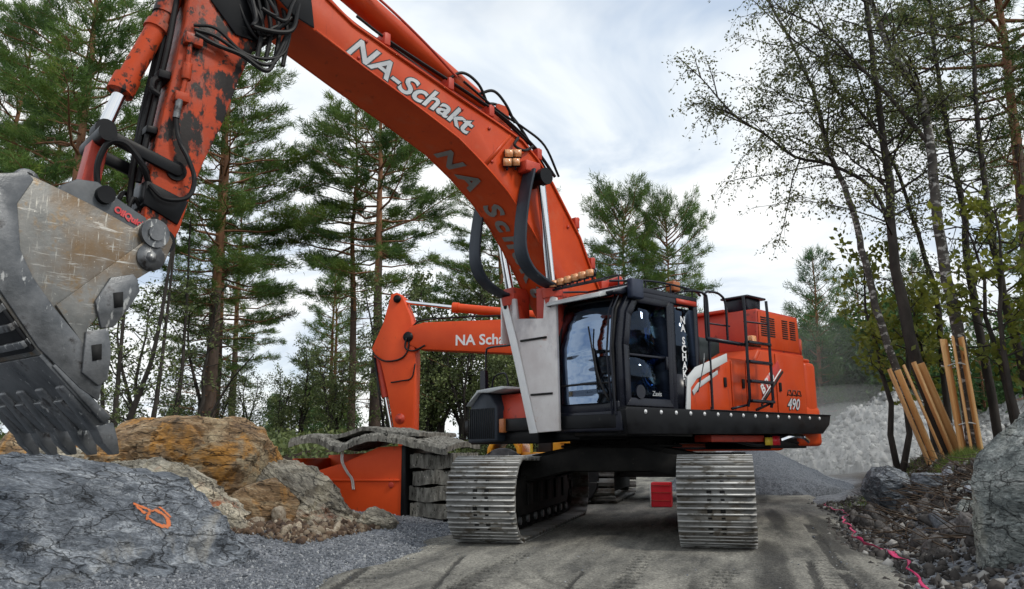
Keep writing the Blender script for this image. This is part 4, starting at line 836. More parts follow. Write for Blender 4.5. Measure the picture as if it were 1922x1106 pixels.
# rear side window with vertical lettering
MB().prism([(0.60, ZB + 0.5), (0.60, 3.10), (0.15, 3.10), (0.15, ZB + 0.5)], yd - 0.03, yd - 0.02).build('rear_side_window', m_rglass, cab)
MB().span(0.14, 0.62, B1 - 0.03, B1 - 0.005, ZB, ZB + 0.52).build('rear_lower_panel', m_cabblack, cab)
q = MB(); z = 3.00
for ch in 'NA SCHAKT':
    if ch == ' ': z -= 0.06; continue
    V, F = text_mesh(ch, 0.145, extrude=0.001, offset=0.004); cxx = (V[:, 0].max() + V[:, 0].min()) / 2
    q.add(np.array((0.43 - 0.004, yd - 0.016, z - 0.11)) + (V[:, :1] - cxx) * np.array((-1, 0, 0)) + V[:, 1:2] * np.array((0, 0, 1)) + V[:, 2:] * np.array((0, 1, 0)), F); z -= 0.115
q.build('window_lettering', m_white, cab)
q = MB(); z = 2.95
q.tube([(0.20, yd + 0.02, 1.95), (0.05, yd + 0.03, 2.35), (0.02, yd + 0.03, 2.5)], 0.012, 6).build('grab_rod', m_steel2, cab)
MB().cyl((1.45, yd + 0.005, 1.90), (1.45, yd + 0.03, 1.90), 0.09, 18).build('speaker_ring', m_cabblack, door, smooth=True)
# pane on the far side and the rear
MB().span(0.8, 1.6, B0 + 0.01, B0 + 0.018, 2.35, 3.10).build('far_side_window', m_glass, cab)
MB().span(A0 + 0.01, A0 + 0.018, B0 + 0.12, B1 - 0.12, 2.38, 3.08).build('rear_window', m_glass, cab)
# seat, console, levers
sx = MB().prism([(0.45, 2.02), (1.00, 2.04), (1.02, 2.14), (0.56, 2.16), (0.44, 2.85), (0.33, 2.88), (0.38, 2.2)], 0.80, 1.26); sx.prism([(0.40, 2.88), (0.31, 2.9), (0.30, 3.06), (0.38, 3.06)], 0.90, 1.16); sx.span(0.5, 0.95, 0.85, 1.2, 1.7, 2.03)
sx.build('operator_seat', m_seat, cab, bevel=0.03)
for b in (0.70, 1.32):
    q = MB().prism([(0.5, 1.9), (1.15, 2.0), (1.2, 2.16), (0.5, 2.22)], b - 0.07, b + 0.07); q.tube([(1.08, b, 2.15), (1.12, b, 2.38)], 0.022, 8); q.build('control_console', m_seat, cab, bevel=0.015)
q = MB().prism([(1.45, 1.75), (1.62, 1.75), (1.60, 2.1), (1.5, 2.1)], 0.60, 0.95); q.box((1.5, 0.66, 2.4), (0.05, 0.24, 0.2)); q.build('monitor', m_seat, cab, bevel=0.01)
# roof: guard rails, light bar, lamps, beacon, navy mirror box
q = MB()
for b in (B0 + 0.05, B1 - 0.02):
    q.tube(spline([(A1 + 0.12, b, 3.30), (1.2, b, 3.40), (0.7, b, 3.42), (0.1, b, 3.40), (-0.05, b, 3.34)], 4), 0.016, 6)
for a in (1.75, 1.2, 0.65, 0.15):
    q.tube([(a, B0 + 0.05, 3.26), (a, B0 + 0.05, 3.40)], 0.012, 6); q.tube([(a, B1 - 0.02, 3.26), (a, B1 - 0.02, 3.40)], 0.012, 6); q.tube([(a, B0 + 0.05, 3.40), (a, B1 - 0.02, 3.40)], 0.013, 6)
q.tube([(A1 + 0.14, B0 - 0.02, 3.33), (A1 + 0.14, B1 - 0.1, 3.33)], 0.018, 6)
q.build('roof_guard', m_cabblack, cab, smooth=True)
lmp = MB().box((0, 0, 0), (0.06, 0.095, 0.085)); lamp_me = mesh_of(lmp, 'work_light_glass', m_lamp); hous = mesh_of(MB().box((-0.045, 0, 0), (0.05, 0.105, 0.10)).cyl((-0.04, 0, -0.09), (-0.04, 0, -0.04), 0.012, 6), 'lamp_housing', m_cabblack)
for k in range(6):
    L = inst('work_light', lamp_me, EX, (A1 + 0.16, 0.56 + k * 0.135, 3.41 + 0.008 * k)); inst('lamp_housing', hous, L)
MB().box((1.50, B1 + 0.05, 3.24), (0.24, 0.10, 0.26)).build('mirror_box', m_navy, EX, bevel=0.02)
MB().tube([(1.45, B1, 3.38), (1.50, B1 + 0.05, 3.35)], 0.015, 6).build('mirror_arm', m_cabblack, EX)
q = MB().cyl((0.28, 1.30, 3.30), (0.28, 1.30, 3.40), 0.03, 8, 1).span(0.20, 0.36, 1.24, 1.38, 3.40, 3.54).build('beacon', [m_brown, m_cabblack], EX, bevel=0.03)
MB().span(0.10, 0.56, B1 - 0.012, B1 + 0.012, 3.16, 3.23).build('roof_side_strip', m_red, cab)
# --- boom
top = [(0.10, 1.75), (-0.05, 2.05), (0.42, 2.90), (0.93, 3.71), (1.20, 4.24), (1.75, 4.95), (2.05, 5.25), (2.34, 5.45), (2.77, 5.58), (3.44, 5.75), (4.55, 6.06), (5.09, 6.22), (5.45, 6.42), (6.0, 6.85), (6.45, 6.95)]
low = [(6.62, 6.70), (6.35, 6.35), (5.93, 6.07), (5.58, 5.94), (4.92, 5.69), (4.13, 5.42), (3.48, 5.17), (3.02, 4.90), (2.63, 4.62), (2.32, 4.32), (1.98, 3.92), (1.60, 3.36), (1.10, 2.62), (0.62, 1.85), (0.40, 1.68)]
boom = MB().prism(top + low, -0.36, 0.36).build('boom', m_orange, EX, bevel=0.012)
q = MB()
def lip(P, b0, b1, t, side):
    P = np.array(P); T = np.gradient(P, axis=0); T /= np.linalg.norm(T, axis=1)[:, None]; Nn = np.stack([-T[:, 1], T[:, 0]], -1) * side
    q.prism([tuple(x) for x in P] + [tuple(x) for x in (P + Nn * t)[::-1]], b0, b1)
lip(top[2:13], 0.362, 0.385, 0.03, -1); lip(top[2:13], -0.385, -0.362, 0.03, -1); lip(low[3:12], 0.362, 0.38, 0.025, -1); lip(low[3:12], -0.38, -0.362, 0.025, -1)
q.build('boom_flange', m_orange, boom)
# joint plates on the boom side
MB().prism([(2.50, 5.50), (2.56, 5.50), (3.06, 4.93), (3.00, 4.90)], 0.361, 0.366).build('weld_seam', m_orange, boom)
for (a, z) in ((3.42, 5.60), (2.95, 5.46), (4.9, 6.05), (1.45, 4.35), (1.1, 3.7), (2.9, 5.0), (5.0, 5.8)): MB().cyl((a, 0.36, z), (a, 0.378, z), 0.022, 10).build('boom_boss', m_red, boom)
# name on the boom's side
q = MB(); q2 = MB()
xd = (-1.83, 0, -0.52); up = (-0.52, 0, 1.83)
V, F = text_mesh('NA-Schakt', 0.42, shear=0.35); Wd = V[:, 0].max(); L0 = 1.98 / Wd
for mbx, off, yy_ in ((q2, 0.024, 0.363), (q, 0.009, 0.367)):
    V, F = text_mesh('NA-Schakt', 0.42, shear=0.42, extrude=0.0015, offset=off, res=4)
    x = np.array(xd) / np.linalg.norm(xd); u = np.array(up) / np.linalg.norm(up)
    jit = 0.02 * np.sin(V[:, :1] * 5.5)
    mbx.add(np.array((5.20, yy_, 5.815)) + V[:, :1] * L0 * x + (V[:, 1:2] * 0.92 + jit) * u + V[:, 2:] * np.array((0, 1, 0)), F)
q2.build('lettering_outline', m_blackletter, boom); q.build('side_lettering', m_letter, boom)
# name along the underside, letter by letter round the bend
und = np.array([(a, z) for a, z in low[3:13]]); ds = np.concatenate([[0], np.cumsum(np.linalg.norm(np.diff(und, axis=0), axis=1))])
q = MB(); s = 2.28
for ch in 'NA Schakt':
    if ch == ' ': s += 0.22; continue
    V, F = text_mesh(ch, 0.44, shear=0.15, extrude=0.0015, offset=0.016); w0 = V[:, 0].min(); ww = V[:, 0].max() - w0
    sm_ = s + ww / 2; c = np.array([np.interp(sm_, ds, und[:, 0]), np.interp(sm_, ds, und[:, 1])]); c2 = np.array([np.interp(sm_ + 0.12, ds, und[:, 0]), np.interp(sm_ + 0.12, ds, und[:, 1])]); c1 = np.array([np.interp(sm_ - 0.12, ds, und[:, 0]), np.interp(sm_ - 0.12, ds, und[:, 1])])
    t = (c2 - c1) / np.linalg.norm(c2 - c1); x = np.array((t[0], 0, t[1])); u = np.array((0, 1, 0)); nn = np.cross(x, u)
    base = np.array((c[0], -0.20, c[1])) + nn * 0.016
    q.add(base + (V[:, :1] - w0 - ww / 2) * x + V[:, 1:2] * u + V[:, 2:] * nn, F); s += ww + 0.055
q.build('underside_lettering', m_grey_letter, boom)
# black grease area at the boom tip
# pipes and hoses along the boom's back
def offs(P, t):
    P = np.array(P, float); T = np.gradient(P, axis=0); T /= np.linalg.norm(T, axis=1)[:, None]; return P + np.stack([T[:, 1], -T[:, 0]], -1) * t
tp = top[3:13]
def pipe(name, t, b, r, mat, i0=0, i1=99, wob=0.0, seed=0, par=boom):
    P = -offs(np.array(tp) * -1, t) if False else offs(tp, -t); P = P[i0:i1]
    P3 = [(p[0], b + wob * math.sin(k * 2.1 + seed), p[1] + wob * math.sin(k * 1.7 + seed)) for k, p in enumerate(P)]
    return MB().tube(spline(P3, 6), r, 8).build(name, mat, par, smooth=True)
pipe('hydraulic_pipe', 0.09, 0.26, 0.022, m_red); pipe('hydraulic_pipe', 0.12, 0.17, 0.022, m_red); pipe('hydraulic_pipe', 0.09, -0.22, 0.022, m_red)
pipe('hydraulic_hose', 0.20, 0.24, 0.024, m_rubber, 2, 8, 0.03, 1); pipe('hydraulic_hose', 0.17, 0.0, 0.022, m_rubber, 1, 10, 0.03, 5); pipe('hydraulic_hose', 0.27, 0.30, 0.018, m_rubber, 2, 7, 0.04, 6); pipe('hydraulic_hose', 0.13, -0.1, 0.022, m_rubber, 3, 11, 0.03, 7); pipe('hydraulic_hose', 0.24, 0.10, 0.026, m_rubber, 1, 8, 0.035, 2); pipe('hydraulic_hose', 0.15, 0.33, 0.018, m_rubber, 3, 9, 0.02, 3)
for k, (a, z, dn) in enumerate(((1.30, 4.42, 1), (0.98, 3.86, 1), (2.0, 5.30, 0), (2.9, 5.70, 0), (3.6, 5.88, 0), (4.6, 6.16, 0))):
    q = MB().box((a - 0.05 * dn, 0.20, z + 0.03), (0.09, 0.34, 0.16)); q.cyl((a - 0.08 * dn, 0.05, z + 0.09), (a - 0.08 * dn, 0.36, z + 0.09), 0.035, 10); q.build('pipe_clamp', m_red, boom, bevel=0.01)
for P_ in ([(3.55, 0.12, 6.02), (3.3, 0.2, 6.22), (3.05, 0.25, 6.12), (2.85, 0.22, 5.88)], [(3.0, 0.2, 6.0), (2.8, 0.28, 6.08), (2.6, 0.3, 5.95), (2.4, 0.28, 5.72)], [(2.45, 0.40, 5.45), (2.55, 0.44, 5.30), (2.35, 0.42, 5.28), (2.15, 0.38, 5.40)], [(2.9, 0.05, 5.9), (2.6, 0.1, 6.0), (2.3, 0.15, 5.85), (2.0, 0.2, 5.5), (1.7, 0.22, 5.15)]): MB().tube(spline(P_), 0.021, 8).build('hose_loop', m_rubber, boom, smooth=True)
# boom foot block with red fittings behind the cab roof lamps
MB().box((0.62, 0.1, 3.56), (0.22, 0.5, 0.20)).cyl((0.5, 0.32, 3.62), (0.5, 0.52, 3.66), 0.07, 12).cyl((0.35, 0.1, 3.7), (0.35, 0.4, 3.72), 0.05, 12).build('hose_manifold', m_red, boom, bevel=0.015)
# arm cylinder on top of the boom
ac = MB().cyl((2.55, 0, 5.86), (2.9, 0, 6.0), 0.11, 16).cyl((2.85, 0, 5.98), (5.25, 0, 6.98), 0.155, 24).cyl((5.2, 0, 6.96), (5.32, 0, 7.01), 0.185, 24)
for s in (-0.16, 0.16): ac.prism([(2.35, 5.50), (2.8, 5.62), (2.62, 5.98), (2.45, 5.98)], s - 0.02, s + 0.02)
cy = ac.build('arm_cylinder', m_orange, EX, smooth=True)
MB().cyl((5.3, 0, 7.0), (6.7, 0, 7.55), 0.075, 18).build('piston_rod', m_chrome, cy, smooth=True)
MB().tube(spline([(5.1, 0.1, 6.98), (4.7, 0.22, 6.80), (4.0, 0.24, 6.45), (3.4, 0.22, 6.12)]), 0.018, 8).build('cylinder_pipe', m_red, cy, smooth=True)
# boom cylinders, curved shields, lamps
for b, bb in ((0.50, 0.36), (-0.50, -0.02)):
    bt = 0.42 if b > 0 else -0.42
    c = MB().cyl((1.62, bb, 1.75), (1.84, bt, 3.28), 0.13, 20).cyl((1.84, bt, 3.26), (1.86, bt, 3.38), 0.15, 20).build('boom_cylinder', m_red, EX, smooth=True)
    MB().cyl((1.86, bt, 3.36), (2.12, b, 4.85), 0.062, 20).build('piston_rod', m_chrome, c, smooth=True)
    MB().cyl((2.14, b - 0.14, 4.90), (2.14, b + 0.14, 4.90), 0.12, 20).build('rod_end', m_black, c, smooth=True)
    P = spline([(2.34, 4.98), (2.44, 4.62), (2.52, 4.15), (2.52, 3.80), (2.38, 3.56), (2.12, 3.42), (1.86, 3.36)], 6)
    T = np.gradient(P, axis=0); T /= np.linalg.norm(T, axis=1)[:, None]; Nn = np.stack([-T[:, 1], T[:, 0]], -1)
    s = 1 if b > 0 else -1
    pr = [tuple(x) for x in P] + [tuple(x) for x in (P + Nn * -0.035)[::-1]]
    MB().prism(pr, b - 0.10 - 0.02 * s, b + 0.13 - 0.02 * s).build('cylinder_shield', m_shield, EX, bevel=0.006)
MB().box((2.30, 0.46, 5.02), (0.28, 0.18, 0.16)).build('shield_bracket', m_red, boom, bevel=0.02)
for k in range(4):
    i, j = k % 2, k // 2
    L = inst('boom_light', lamp_me, boom, (2.66 - i * 0.155 + 0.03 * j, 0.44, 5.155 + 0.04 * i - j * 0.135), (0.0, 0.15, 0.9), (1, 1.15, 1.15)); inst('lamp_housing', hous, L)
MB().tube([(2.45, 0.37, 5.22), (2.72, 0.40, 5.08)], 0.015, 6).build('lamp_bar', m_black, boom)
# pale guard plate in front of the boom cylinders
GA = 1.90
gp = MB().prism([(-0.55, 3.36), (-0.24, 3.32), (-0.20, 3.02), (0.33, 2.96), (0.36, 3.30), (0.58, 3.22), (0.60, 1.42), (0.06, 1.40), (-0.20, 2.30), (-0.34, 2.72)], GA, GA + 0.05, axes=((0, 1, 0), (0, 0, 1), (1, 0, 0)))
gp.prism([(GA + 0.05, 3.36), (GA - 0.22, 3.30), (GA - 0.22, 2.7), (GA + 0.05, 2.7)], -0.56, -0.53)
gd = gp.build('guard_plate', m_guard, EX, bevel=0.01)
MB().prism([(-0.555, 3.365), (-0.42, 3.345), (-0.20, 2.72), (0.20, 1.40), (0.055, 1.395), (-0.21, 2.30), (-0.345, 2.72)], GA + 0.052, GA + 0.075, axes=((0, 1, 0), (0, 0, 1), (1, 0, 0))).build('guard_lit_edge', m_white, gd, bevel=0.006)  # lit left edge of the guard, its brightness painted as a white strip
for (z, b0, b1) in ((2.69, -0.12, 0.40), (1.92, 0.08, 0.50)):
    MB().span(GA + 0.051, GA + 0.07, b0, b1, z - 0.014, z + 0.014).build('guard_slot', m_slot, gd)
for (b, z) in ((-0.42, 3.22), (0.47, 3.13)):
    MB().cyl((GA + 0.05, b, z), (GA + 0.085, b, z), 0.035, 14).cyl((GA + 0.05, b, z), (GA + 0.095, b, z), 0.018, 10).build('guard_bolt', m_black, gd)
MB().span(1.62, 1.95, -0.50, -0.28, 3.05, 3.50).build('foot_bracket', m_red, EX, bevel=0.02)
MB().span(1.50, 1.88, 0.12, 0.42, 2.95, 3.42).build('foot_bracket', m_red, EX, bevel=0.02)
# right-hand front: orange tool box and black meshed step box
MB().prism([(0.9, 1.44), (1.78, 1.44), (1.78, 1.72), (1.70, 1.98), (0.9, 2.05)], -0.95, -0.12).build('tool_box', m_red, EX, bevel=0.03)
MB().prism([(0.9, 1.30), (1.75, 1.26), (1.75, 1.5), (0.9, 1.5)], -1.5, 0.0).build('front_sill', m_black, EX, bevel=0.02)
sb = MB().prism([(-1.36, 1.28), (-0.70, 1.30), (-0.70, 1.78), (-0.84, 1.98), (-1.05, 2.03), (-1.30, 1.80)], 0.95, 1.92, axes=((0, 1, 0), (0, 0, 1), (1, 0, 0)))
stepb = sb.build('step_box', m_shield, EX, bevel=0.03)
for k in range(14): MB().span(1.921, 1.933, -1.34 + k * 0.045, -1.325 + k * 0.045, 1.34, 1.78).build('mesh_bar', m_slot, stepb)
q = MB().prism([(-1.34, 1.82), (-1.06, 2.05), (-0.50, 2.08), (-0.46, 2.04), (-0.84, 1.98), (-1.05, 2.03), (-1.30, 1.79)][:4] + [(-0.80, 2.00), (-1.04, 2.01)], 0.95, 1.98, axes=((0, 1, 0), (0, 0, 1), (1, 0, 0))).build('step_box_lid', m_greytrim, stepb, bevel=0.01)
MB().box((1.86, -0.62, 1.52), (0.08, 0.10, 0.20)).build('front_work_light', m_brown, EX, bevel=0.015)
q = MB().tube(spline([(1.55, -1.35, 1.55), (1.55, -1.37, 2.3), (1.55, -1.36, 2.66), (1.55, -1.28, 2.74), (1.52, -0.9, 2.74), (1.5, -0.62, 2.76)]), 0.017, 8)
q.tube(spline([(1.5, -1.25, 1.9), (1.5, -1.25, 2.25), (1.5, -0.98, 2.32), (1.5, -0.9, 2.1), (1.5, -0.9, 1.9)]), 0.014, 8); q.box((1.56, -1.40, 2.25), (0.06, 0.12, 0.28))
q.build('front_handrail', m_cabblack, EX, smooth=True)
# --- arm
armP = [(6.05, 7.1), (6.05, 6.45), (6.18, 5.70), (6.39, 5.12), (6.53, 4.60), (6.70, 4.14), (6.80, 3.80), (6.90, 3.36), (7.0, 3.12), (7.14, 3.08), (7.25, 3.25), (7.24, 3.6), (7.20, 4.07), (7.13, 4.6), (7.06, 5.08), (6.99, 5.60), (6.95, 6.3), (6.9, 7.3)]
arm = MB().prism(armP, -0.24, 0.24).build('arm', m_orange2, EX, bevel=0.015)
MB().cyl((7.08, -0.30, 3.20), (7.08, 0.30, 3.20), 0.13, 22).build('arm_pin', m_black, arm, smooth=True)
MB().cyl((6.98, -0.27, 3.95), (6.98, 0.27, 3.95), 0.10, 20).build('arm_pin', m_black, arm, smooth=True)
MB().prism([(6.93, 3.40), (7.27, 3.55), (7.26, 3.80), (6.84, 3.66)], -0.26, 0.262).build('arm_collar', m_black, arm, bevel=0.01)
# steel pipes and valves on the arm side
q = MB().tube(spline([(6.93, 0.30, 5.42), (6.95, 0.30, 5.30), (6.97, 0.30, 4.95), (7.0, 0.30, 4.75)]), 0.026, 8)
q.box((6.92, 0.29, 5.38), (0.18, 0.09, 0.12)).box((7.0, 0.29, 4.72), (0.14, 0.09, 0.10)).cyl((6.96, 0.30, 5.1), (6.97, 0.30, 4.92), 0.05, 10)
q.build('arm_pipe', m_orange2, arm, bevel=0.008)
MB().cyl((7.02, 0.31, 4.68), (7.04, 0.31, 4.48), 0.036, 12).build('pipe_coupling', m_steel2, arm, smooth=True)
def hoses(name, L, mat=m_rubber, par=arm):
    for P, r in L: o = MB().tube(spline(P, 8), r, 8).build(name, mat, par, smooth=True)
    return o
hoses('long_hose', [([(7.04, 0.31, 4.5), (7.00, 0.33, 4.25), (6.90, 0.36, 4.05), (6.84, 0.38, 3.85), (6.90, 0.38, 3.66), (7.10, 0.34, 3.62), (7.24, 0.30, 3.74)], 0.024)])
hoses('link_hose', [([(7.22, 0.22, 3.78), (7.34, 0.34, 3.92), (7.50, 0.36, 4.08), (7.64, 0.30, 4.06), (7.70, 0.24, 3.85), (7.66, 0.2, 3.6), (7.6, 0.18, 3.45)], 0.030), ([(7.2, 0.18, 3.86), (7.36, 0.25, 4.02), (7.55, 0.28, 4.13), (7.68, 0.25, 4.0)], 0.022), ([(7.2, -0.1, 3.6), (7.38, 0.0, 3.7), (7.45, 0.05, 3.5), (7.4, 0.05, 3.3)], 0.024), ([(7.22, 0.1, 3.5), (7.33, 0.15, 3.62), (7.38, 0.15, 3.42), (7.36, 0.1, 3.25)], 0.022)])
hoses('arm_edge_hose', [([(7.02, 0.10, 6.3), (7.10, 0.12, 5.4), (7.16, 0.10, 4.9), (7.24, 0.12, 4.3), (7.29, 0.12, 3.8)], 0.032), ([(7.02, 0.02, 6.3), (7.14, 0.02, 5.3), (7.22, 0.0, 4.7), (7.31, 0.02, 4.0), (7.34, 0.05, 3.6)], 0.032), ([(7.05, -0.1, 6.3), (7.15, -0.1, 5.3), (7.24, -0.1, 4.6), (7.3, -0.1, 3.9)], 0.034), ([(7.16, 0.12, 4.95), (7.24, 0.16, 4.88), (7.25, 0.17, 4.78), (7.17, 0.16, 4.74)], 0.03)])
for c_, s_ in (((6.99, 0.1, 6.05), (0.16, 0.4, 0.14)), ((7.14, 0.05, 4.97), (0.12, 0.28, 0.09)), ((7.22, 0.05, 4.35), (0.11, 0.28, 0.08))): MB().box(c_, s_).build('hose_bracket', m_black, arm, bevel=0.01)
# the tangle of hoses between boom tip and arm
HT = []
r = np.random.default_rng(4)
for k in range(8):
    o1 = r.normal(size=(5, 3)) * 0.06; b = 0.14 + 0.045 * k; sg = r.uniform(0.6, 1.25)
    HT.append(([(6.78 - 0.06 * k + o1[0, 0], b * 0.6, 6.45), (6.55 - 0.05 * k + o1[1, 0], b, 6.02 - 0.16 * sg), (6.28 + o1[2, 0], b + 0.02, 5.92 - 0.22 * sg + o1[2, 2]), (6.0 + o1[3, 0], b, 5.96 - 0.14 * sg), (5.80 + o1[4, 0], b * 0.9, 6.12), (5.74, b * 0.8, 6.5)], r.choice([0.016, 0.022, 0.027])))
for k in range(3):
    HT.append(([(6.92, 0.27 + 0.03 * k, 5.56 - 0.06 * k), (6.7, 0.32, 5.58 - 0.09 * k), (6.42, 0.35, 5.40 - 0.02 * k), (6.15, 0.37, 5.40 - 0.07 * k), (5.94 + 0.05 * k, 0.36, 5.56 - 0.05 * k), (5.84, 0.3, 5.95)], 0.018 + 0.004 * k))
for k in range(4): HT.append(([(6.28 - 0.1 * k, 0.3, 6.2), (6.2 - 0.1 * k, 0.32, 5.8), (6.24 - 0.1 * k, 0.33, 5.4)], 0.026))
hoses('joint_hose', HT)
MB().prism([(5.60, 5.96), (5.86, 6.02), (6.12, 6.2), (6.30, 6.9), (5.72, 6.9), (5.66, 6.35)], 0.365, 0.385).build('boom_tip_cover', m_black, boom, bevel=0.02)
MB().prism([(6.0, 6.9), (6.1, 6.1), (6.22, 5.62), (6.46, 5.62), (6.76, 5.92), (6.78, 6.9)], 0.245, 0.262).build('arm_top_cover', m_black, arm, bevel=0.01)
# bucket cylinder and linkage
bc = MB().cyl((7.02, 0, 6.2), (7.14, 0, 5.70), 0.12, 22).cyl((7.14, 0, 5.70), (7.46, 0, 4.82), 0.105, 22).cyl((7.18, 0, 5.58), (7.21, 0, 5.50), 0.13, 22).cyl((7.44, 0, 4.90), (7.50, 0, 4.72), 0.13, 22)
bcy = bc.build('bucket_cylinder', m_orange2, EX, smooth=True)
MB().cyl((7.49, 0, 4.74), (7.62, 0, 4.30), 0.066, 22).build('piston_rod', m_chrome, bcy, smooth=True)
MB().prism([(7.24, 5.42), (7.30, 5.40), (7.40, 4.86), (7.33, 4.86)], -0.17, -0.13).build('cylinder_pipe', m_black, bcy)
MB().cyl((7.66, -0.32, 4.16), (7.66, 0.34, 4.16), 0.085, 20).cyl((7.62, -0.1, 4.28), (7.62, 0.1, 4.28), 0.10, 16).build('link_pin', m_black, EX, smooth=True)
def bar(P0, P1, w0, w1, b0, b1, name, mat):
    P0 = np.array(P0); P1 = np.array(P1); d = (P1 - P0) / np.linalg.norm(P1 - P0); nn = np.array([-d[1], d[0]]); pr = []
    for k in range(9): t = math.pi / 2 + k * math.pi / 8; pr.append(tuple(P0 + w0 * (math.cos(t) * d + math.sin(t) * nn)))
    for k in range(9): t = -math.pi / 2 + k * math.pi / 8; pr.append(tuple(P1 + w1 * (math.cos(t) * d + math.sin(t) * nn)))
    return MB().prism(pr, b0, b1).build(name, mat, EX, bevel=0.008)
bar((7.66, 4.16), (6.98, 3.95), 0.06, 0.06, 0.25, 0.30, 'side_link', m_black); bar((7.66, 4.16), (6.98, 3.95), 0.06, 0.06, -0.30, -0.25, 'side_link', m_black)
bar((7.66, 4.14), (7.74, 3.50), 0.075, 0.085, -0.13, 0.13, 'bucket_link', m_red)
# --- quick coupler and bucket, turned a little on their pins
BK_A, BK_ROT = 7.5, 0.16
def bkt(name, mb, mats, smooth=False, bevel=0, par=None):
    return mb.build(name, mats, par or BKT, smooth, bevel)
BP = [(1.24, 3.20), (1.08, 3.39), (0.94, 3.37), (0.77, 3.30), (0.52, 3.21), (0.20, 3.10)]
side = [(1.08, 3.39), (0.77, 3.31), (0.52, 3.24), (0.17, 3.12), (0.04, 3.24), (-0.10, 3.22), (-0.19, 3.08), (-0.12, 2.86), (0.18, 2.62), (0.36, 2.40), (0.50, 2.18), (0.47, 1.84), (0.33, 1.78), (0.34, 1.62), (0.52, 1.70), (0.86, 2.00), (1.18, 2.42), (1.46, 2.78), (1.50, 3.05), (1.32, 3.30)]
outer = [(1.08, 3.39), (1.32, 3.32), (1.52, 3.08), (1.50, 2.76), (1.20, 2.40), (0.86, 1.98), (0.52, 1.66), (0.26, 1.46)]
HW = 0.90
bm_ = MB()
oo = np.array(outer); T = np.gradient(oo, axis=0); T /= np.linalg.norm(T, axis=1)[:, None]; Nn = np.stack([-T[:, 1], T[:, 0]], -1)
bm_.prism([tuple(x) for x in oo] + [tuple(x) for x in (oo - Nn * 0.04)[::-1]], -HW, HW)
BKT = bm_.build('bucket', m_steel, EX, bevel=0.008); BKT.location = (BK_A, 0, 0); BKT.rotation_euler = (0, 0, BK_ROT)
for s in (-1, 1):
    y0, y1 = (HW - 0.04, HW) if s > 0 else (-HW, -HW + 0.04)
    bkt('side_plate', MB().prism(side, y0, y1), m_steel, bevel=0.006)
    e0, e1_ = (HW, HW + 0.025) if s > 0 else (-HW - 0.025, -HW)
    # curved wear rim and wedge doubler
    rim_in = [(1.02, 3.34), (1.12, 3.12), (1.06, 2.75), (0.95, 2.55), (0.78, 2.34), (0.40, 1.94), (0.33, 1.80), (0.34, 1.62)]
    bkt('wear_rim', MB().prism([(1.08, 3.395), (1.32, 3.30), (1.50, 3.05), (1.46, 2.78), (1.18, 2.42), (0.86, 2.00), (0.52, 1.70), (0.36, 1.60)] + rim_in[::-1][1:], e0, e1_), m_steel2, bevel=0.006)
    bkt('doubler_plate', MB().prism([(0.76, 2.35), (0.12, 2.98), (-0.02, 3.10), (-0.18, 3.06), (-0.12, 2.86), (0.18, 2.62), (0.36, 2.40), (0.50, 2.18), (0.47, 1.84), (0.40, 1.90)], e0, e1_), m_steel, bevel=0.006)
    f0, f1 = (HW + 0.025, HW + 0.055) if s > 0 else (-HW - 0.055, -HW - 0.025)
    c1 = bkt('side_cutter', MB().prism([(0.13, 2.66), (0.17, 2.70), (0.36, 2.64), (0.47, 2.42), (0.40, 2.20), (0.30, 2.22), (0.17, 2.42), (0.10, 2.56)], f0 - 0.01, f1), m_steel2, bevel=0.008)
    c2 = bkt('side_cutter', MB().prism([(0.52, 2.16), (0.34, 2.21), (0.30, 2.0), (0.31, 1.78), (0.38, 1.72), (0.52, 1.82)], f0 - 0.01, f1), m_steel2, bevel=0.008)
    for cc, (a, z) in ((c1, (0.28, 2.46)), (c2, (0.42, 2.0))):
        fy = f1 if s > 0 else f0 - 0.008; MB().prism([(a - 0.04, z - 0.06), (a + 0.03, z - 0.08), (a + 0.05, z + 0.05), (a - 0.03, z + 0.07)], fy, fy + 0.008).build('cutter_slot', m_slot, cc)
    # pin bosses
    bkt('pin_boss', MB().cyl((0.0, e0, 3.10), (0.0, e1_ + 0.03 * s, 3.10), 0.13, 26).cyl((0.0, e0, 3.10), (0.0, e1_ + 0.05 * s, 3.10), 0.07, 20), m_steel2, True)
bkt('ear_disc', MB().cyl((0.02, HW + 0.02, 2.88), (0.02, HW + 0.045, 2.88), 0.125, 24).cyl((0.02, HW + 0.02, 2.88), (0.02, HW + 0.06, 2.88), 0.05, 6), m_steel2)
# wear strips on the curved back
def back_pt(s):
    d = np.concatenate([[0], np.cumsum(np.linalg.norm(np.diff(oo, axis=0), axis=1))]); return np.array([np.interp(s * d[-1], d, oo[:, 0]), np.interp(s * d[-1], d, oo[:, 1])])
bp_ = bkt('back_wear_plate', MB().prism([tuple(back_pt(s) + np.array((0.03, -0.028)) * k) for k, ss in ((0.2, (0.50, 0.56, 0.62, 0.70)), (1.0, (0.70, 0.62, 0.56, 0.50))) for s in ss], -HW, HW), m_black, bevel=0.004)
for s in (0.36, 0.42, 0.48, 0.54, 0.60, 0.66):
    p = back_pt(s); p2 = back_pt(s + 0.02); d = (p2 - p) / np.linalg.norm(p2 - p); nn = np.array([-d[1], d[0]]); nn = nn if nn[1] < 0 or nn[0] > 0 else -nn
    bkt('wear_strip', MB().prism([tuple(p), tuple(p + nn * 0.07), tuple(p + nn * 0.07 + d * 0.06), tuple(p + d * 0.06)], -HW, HW), m_steel2, bevel=0.006)
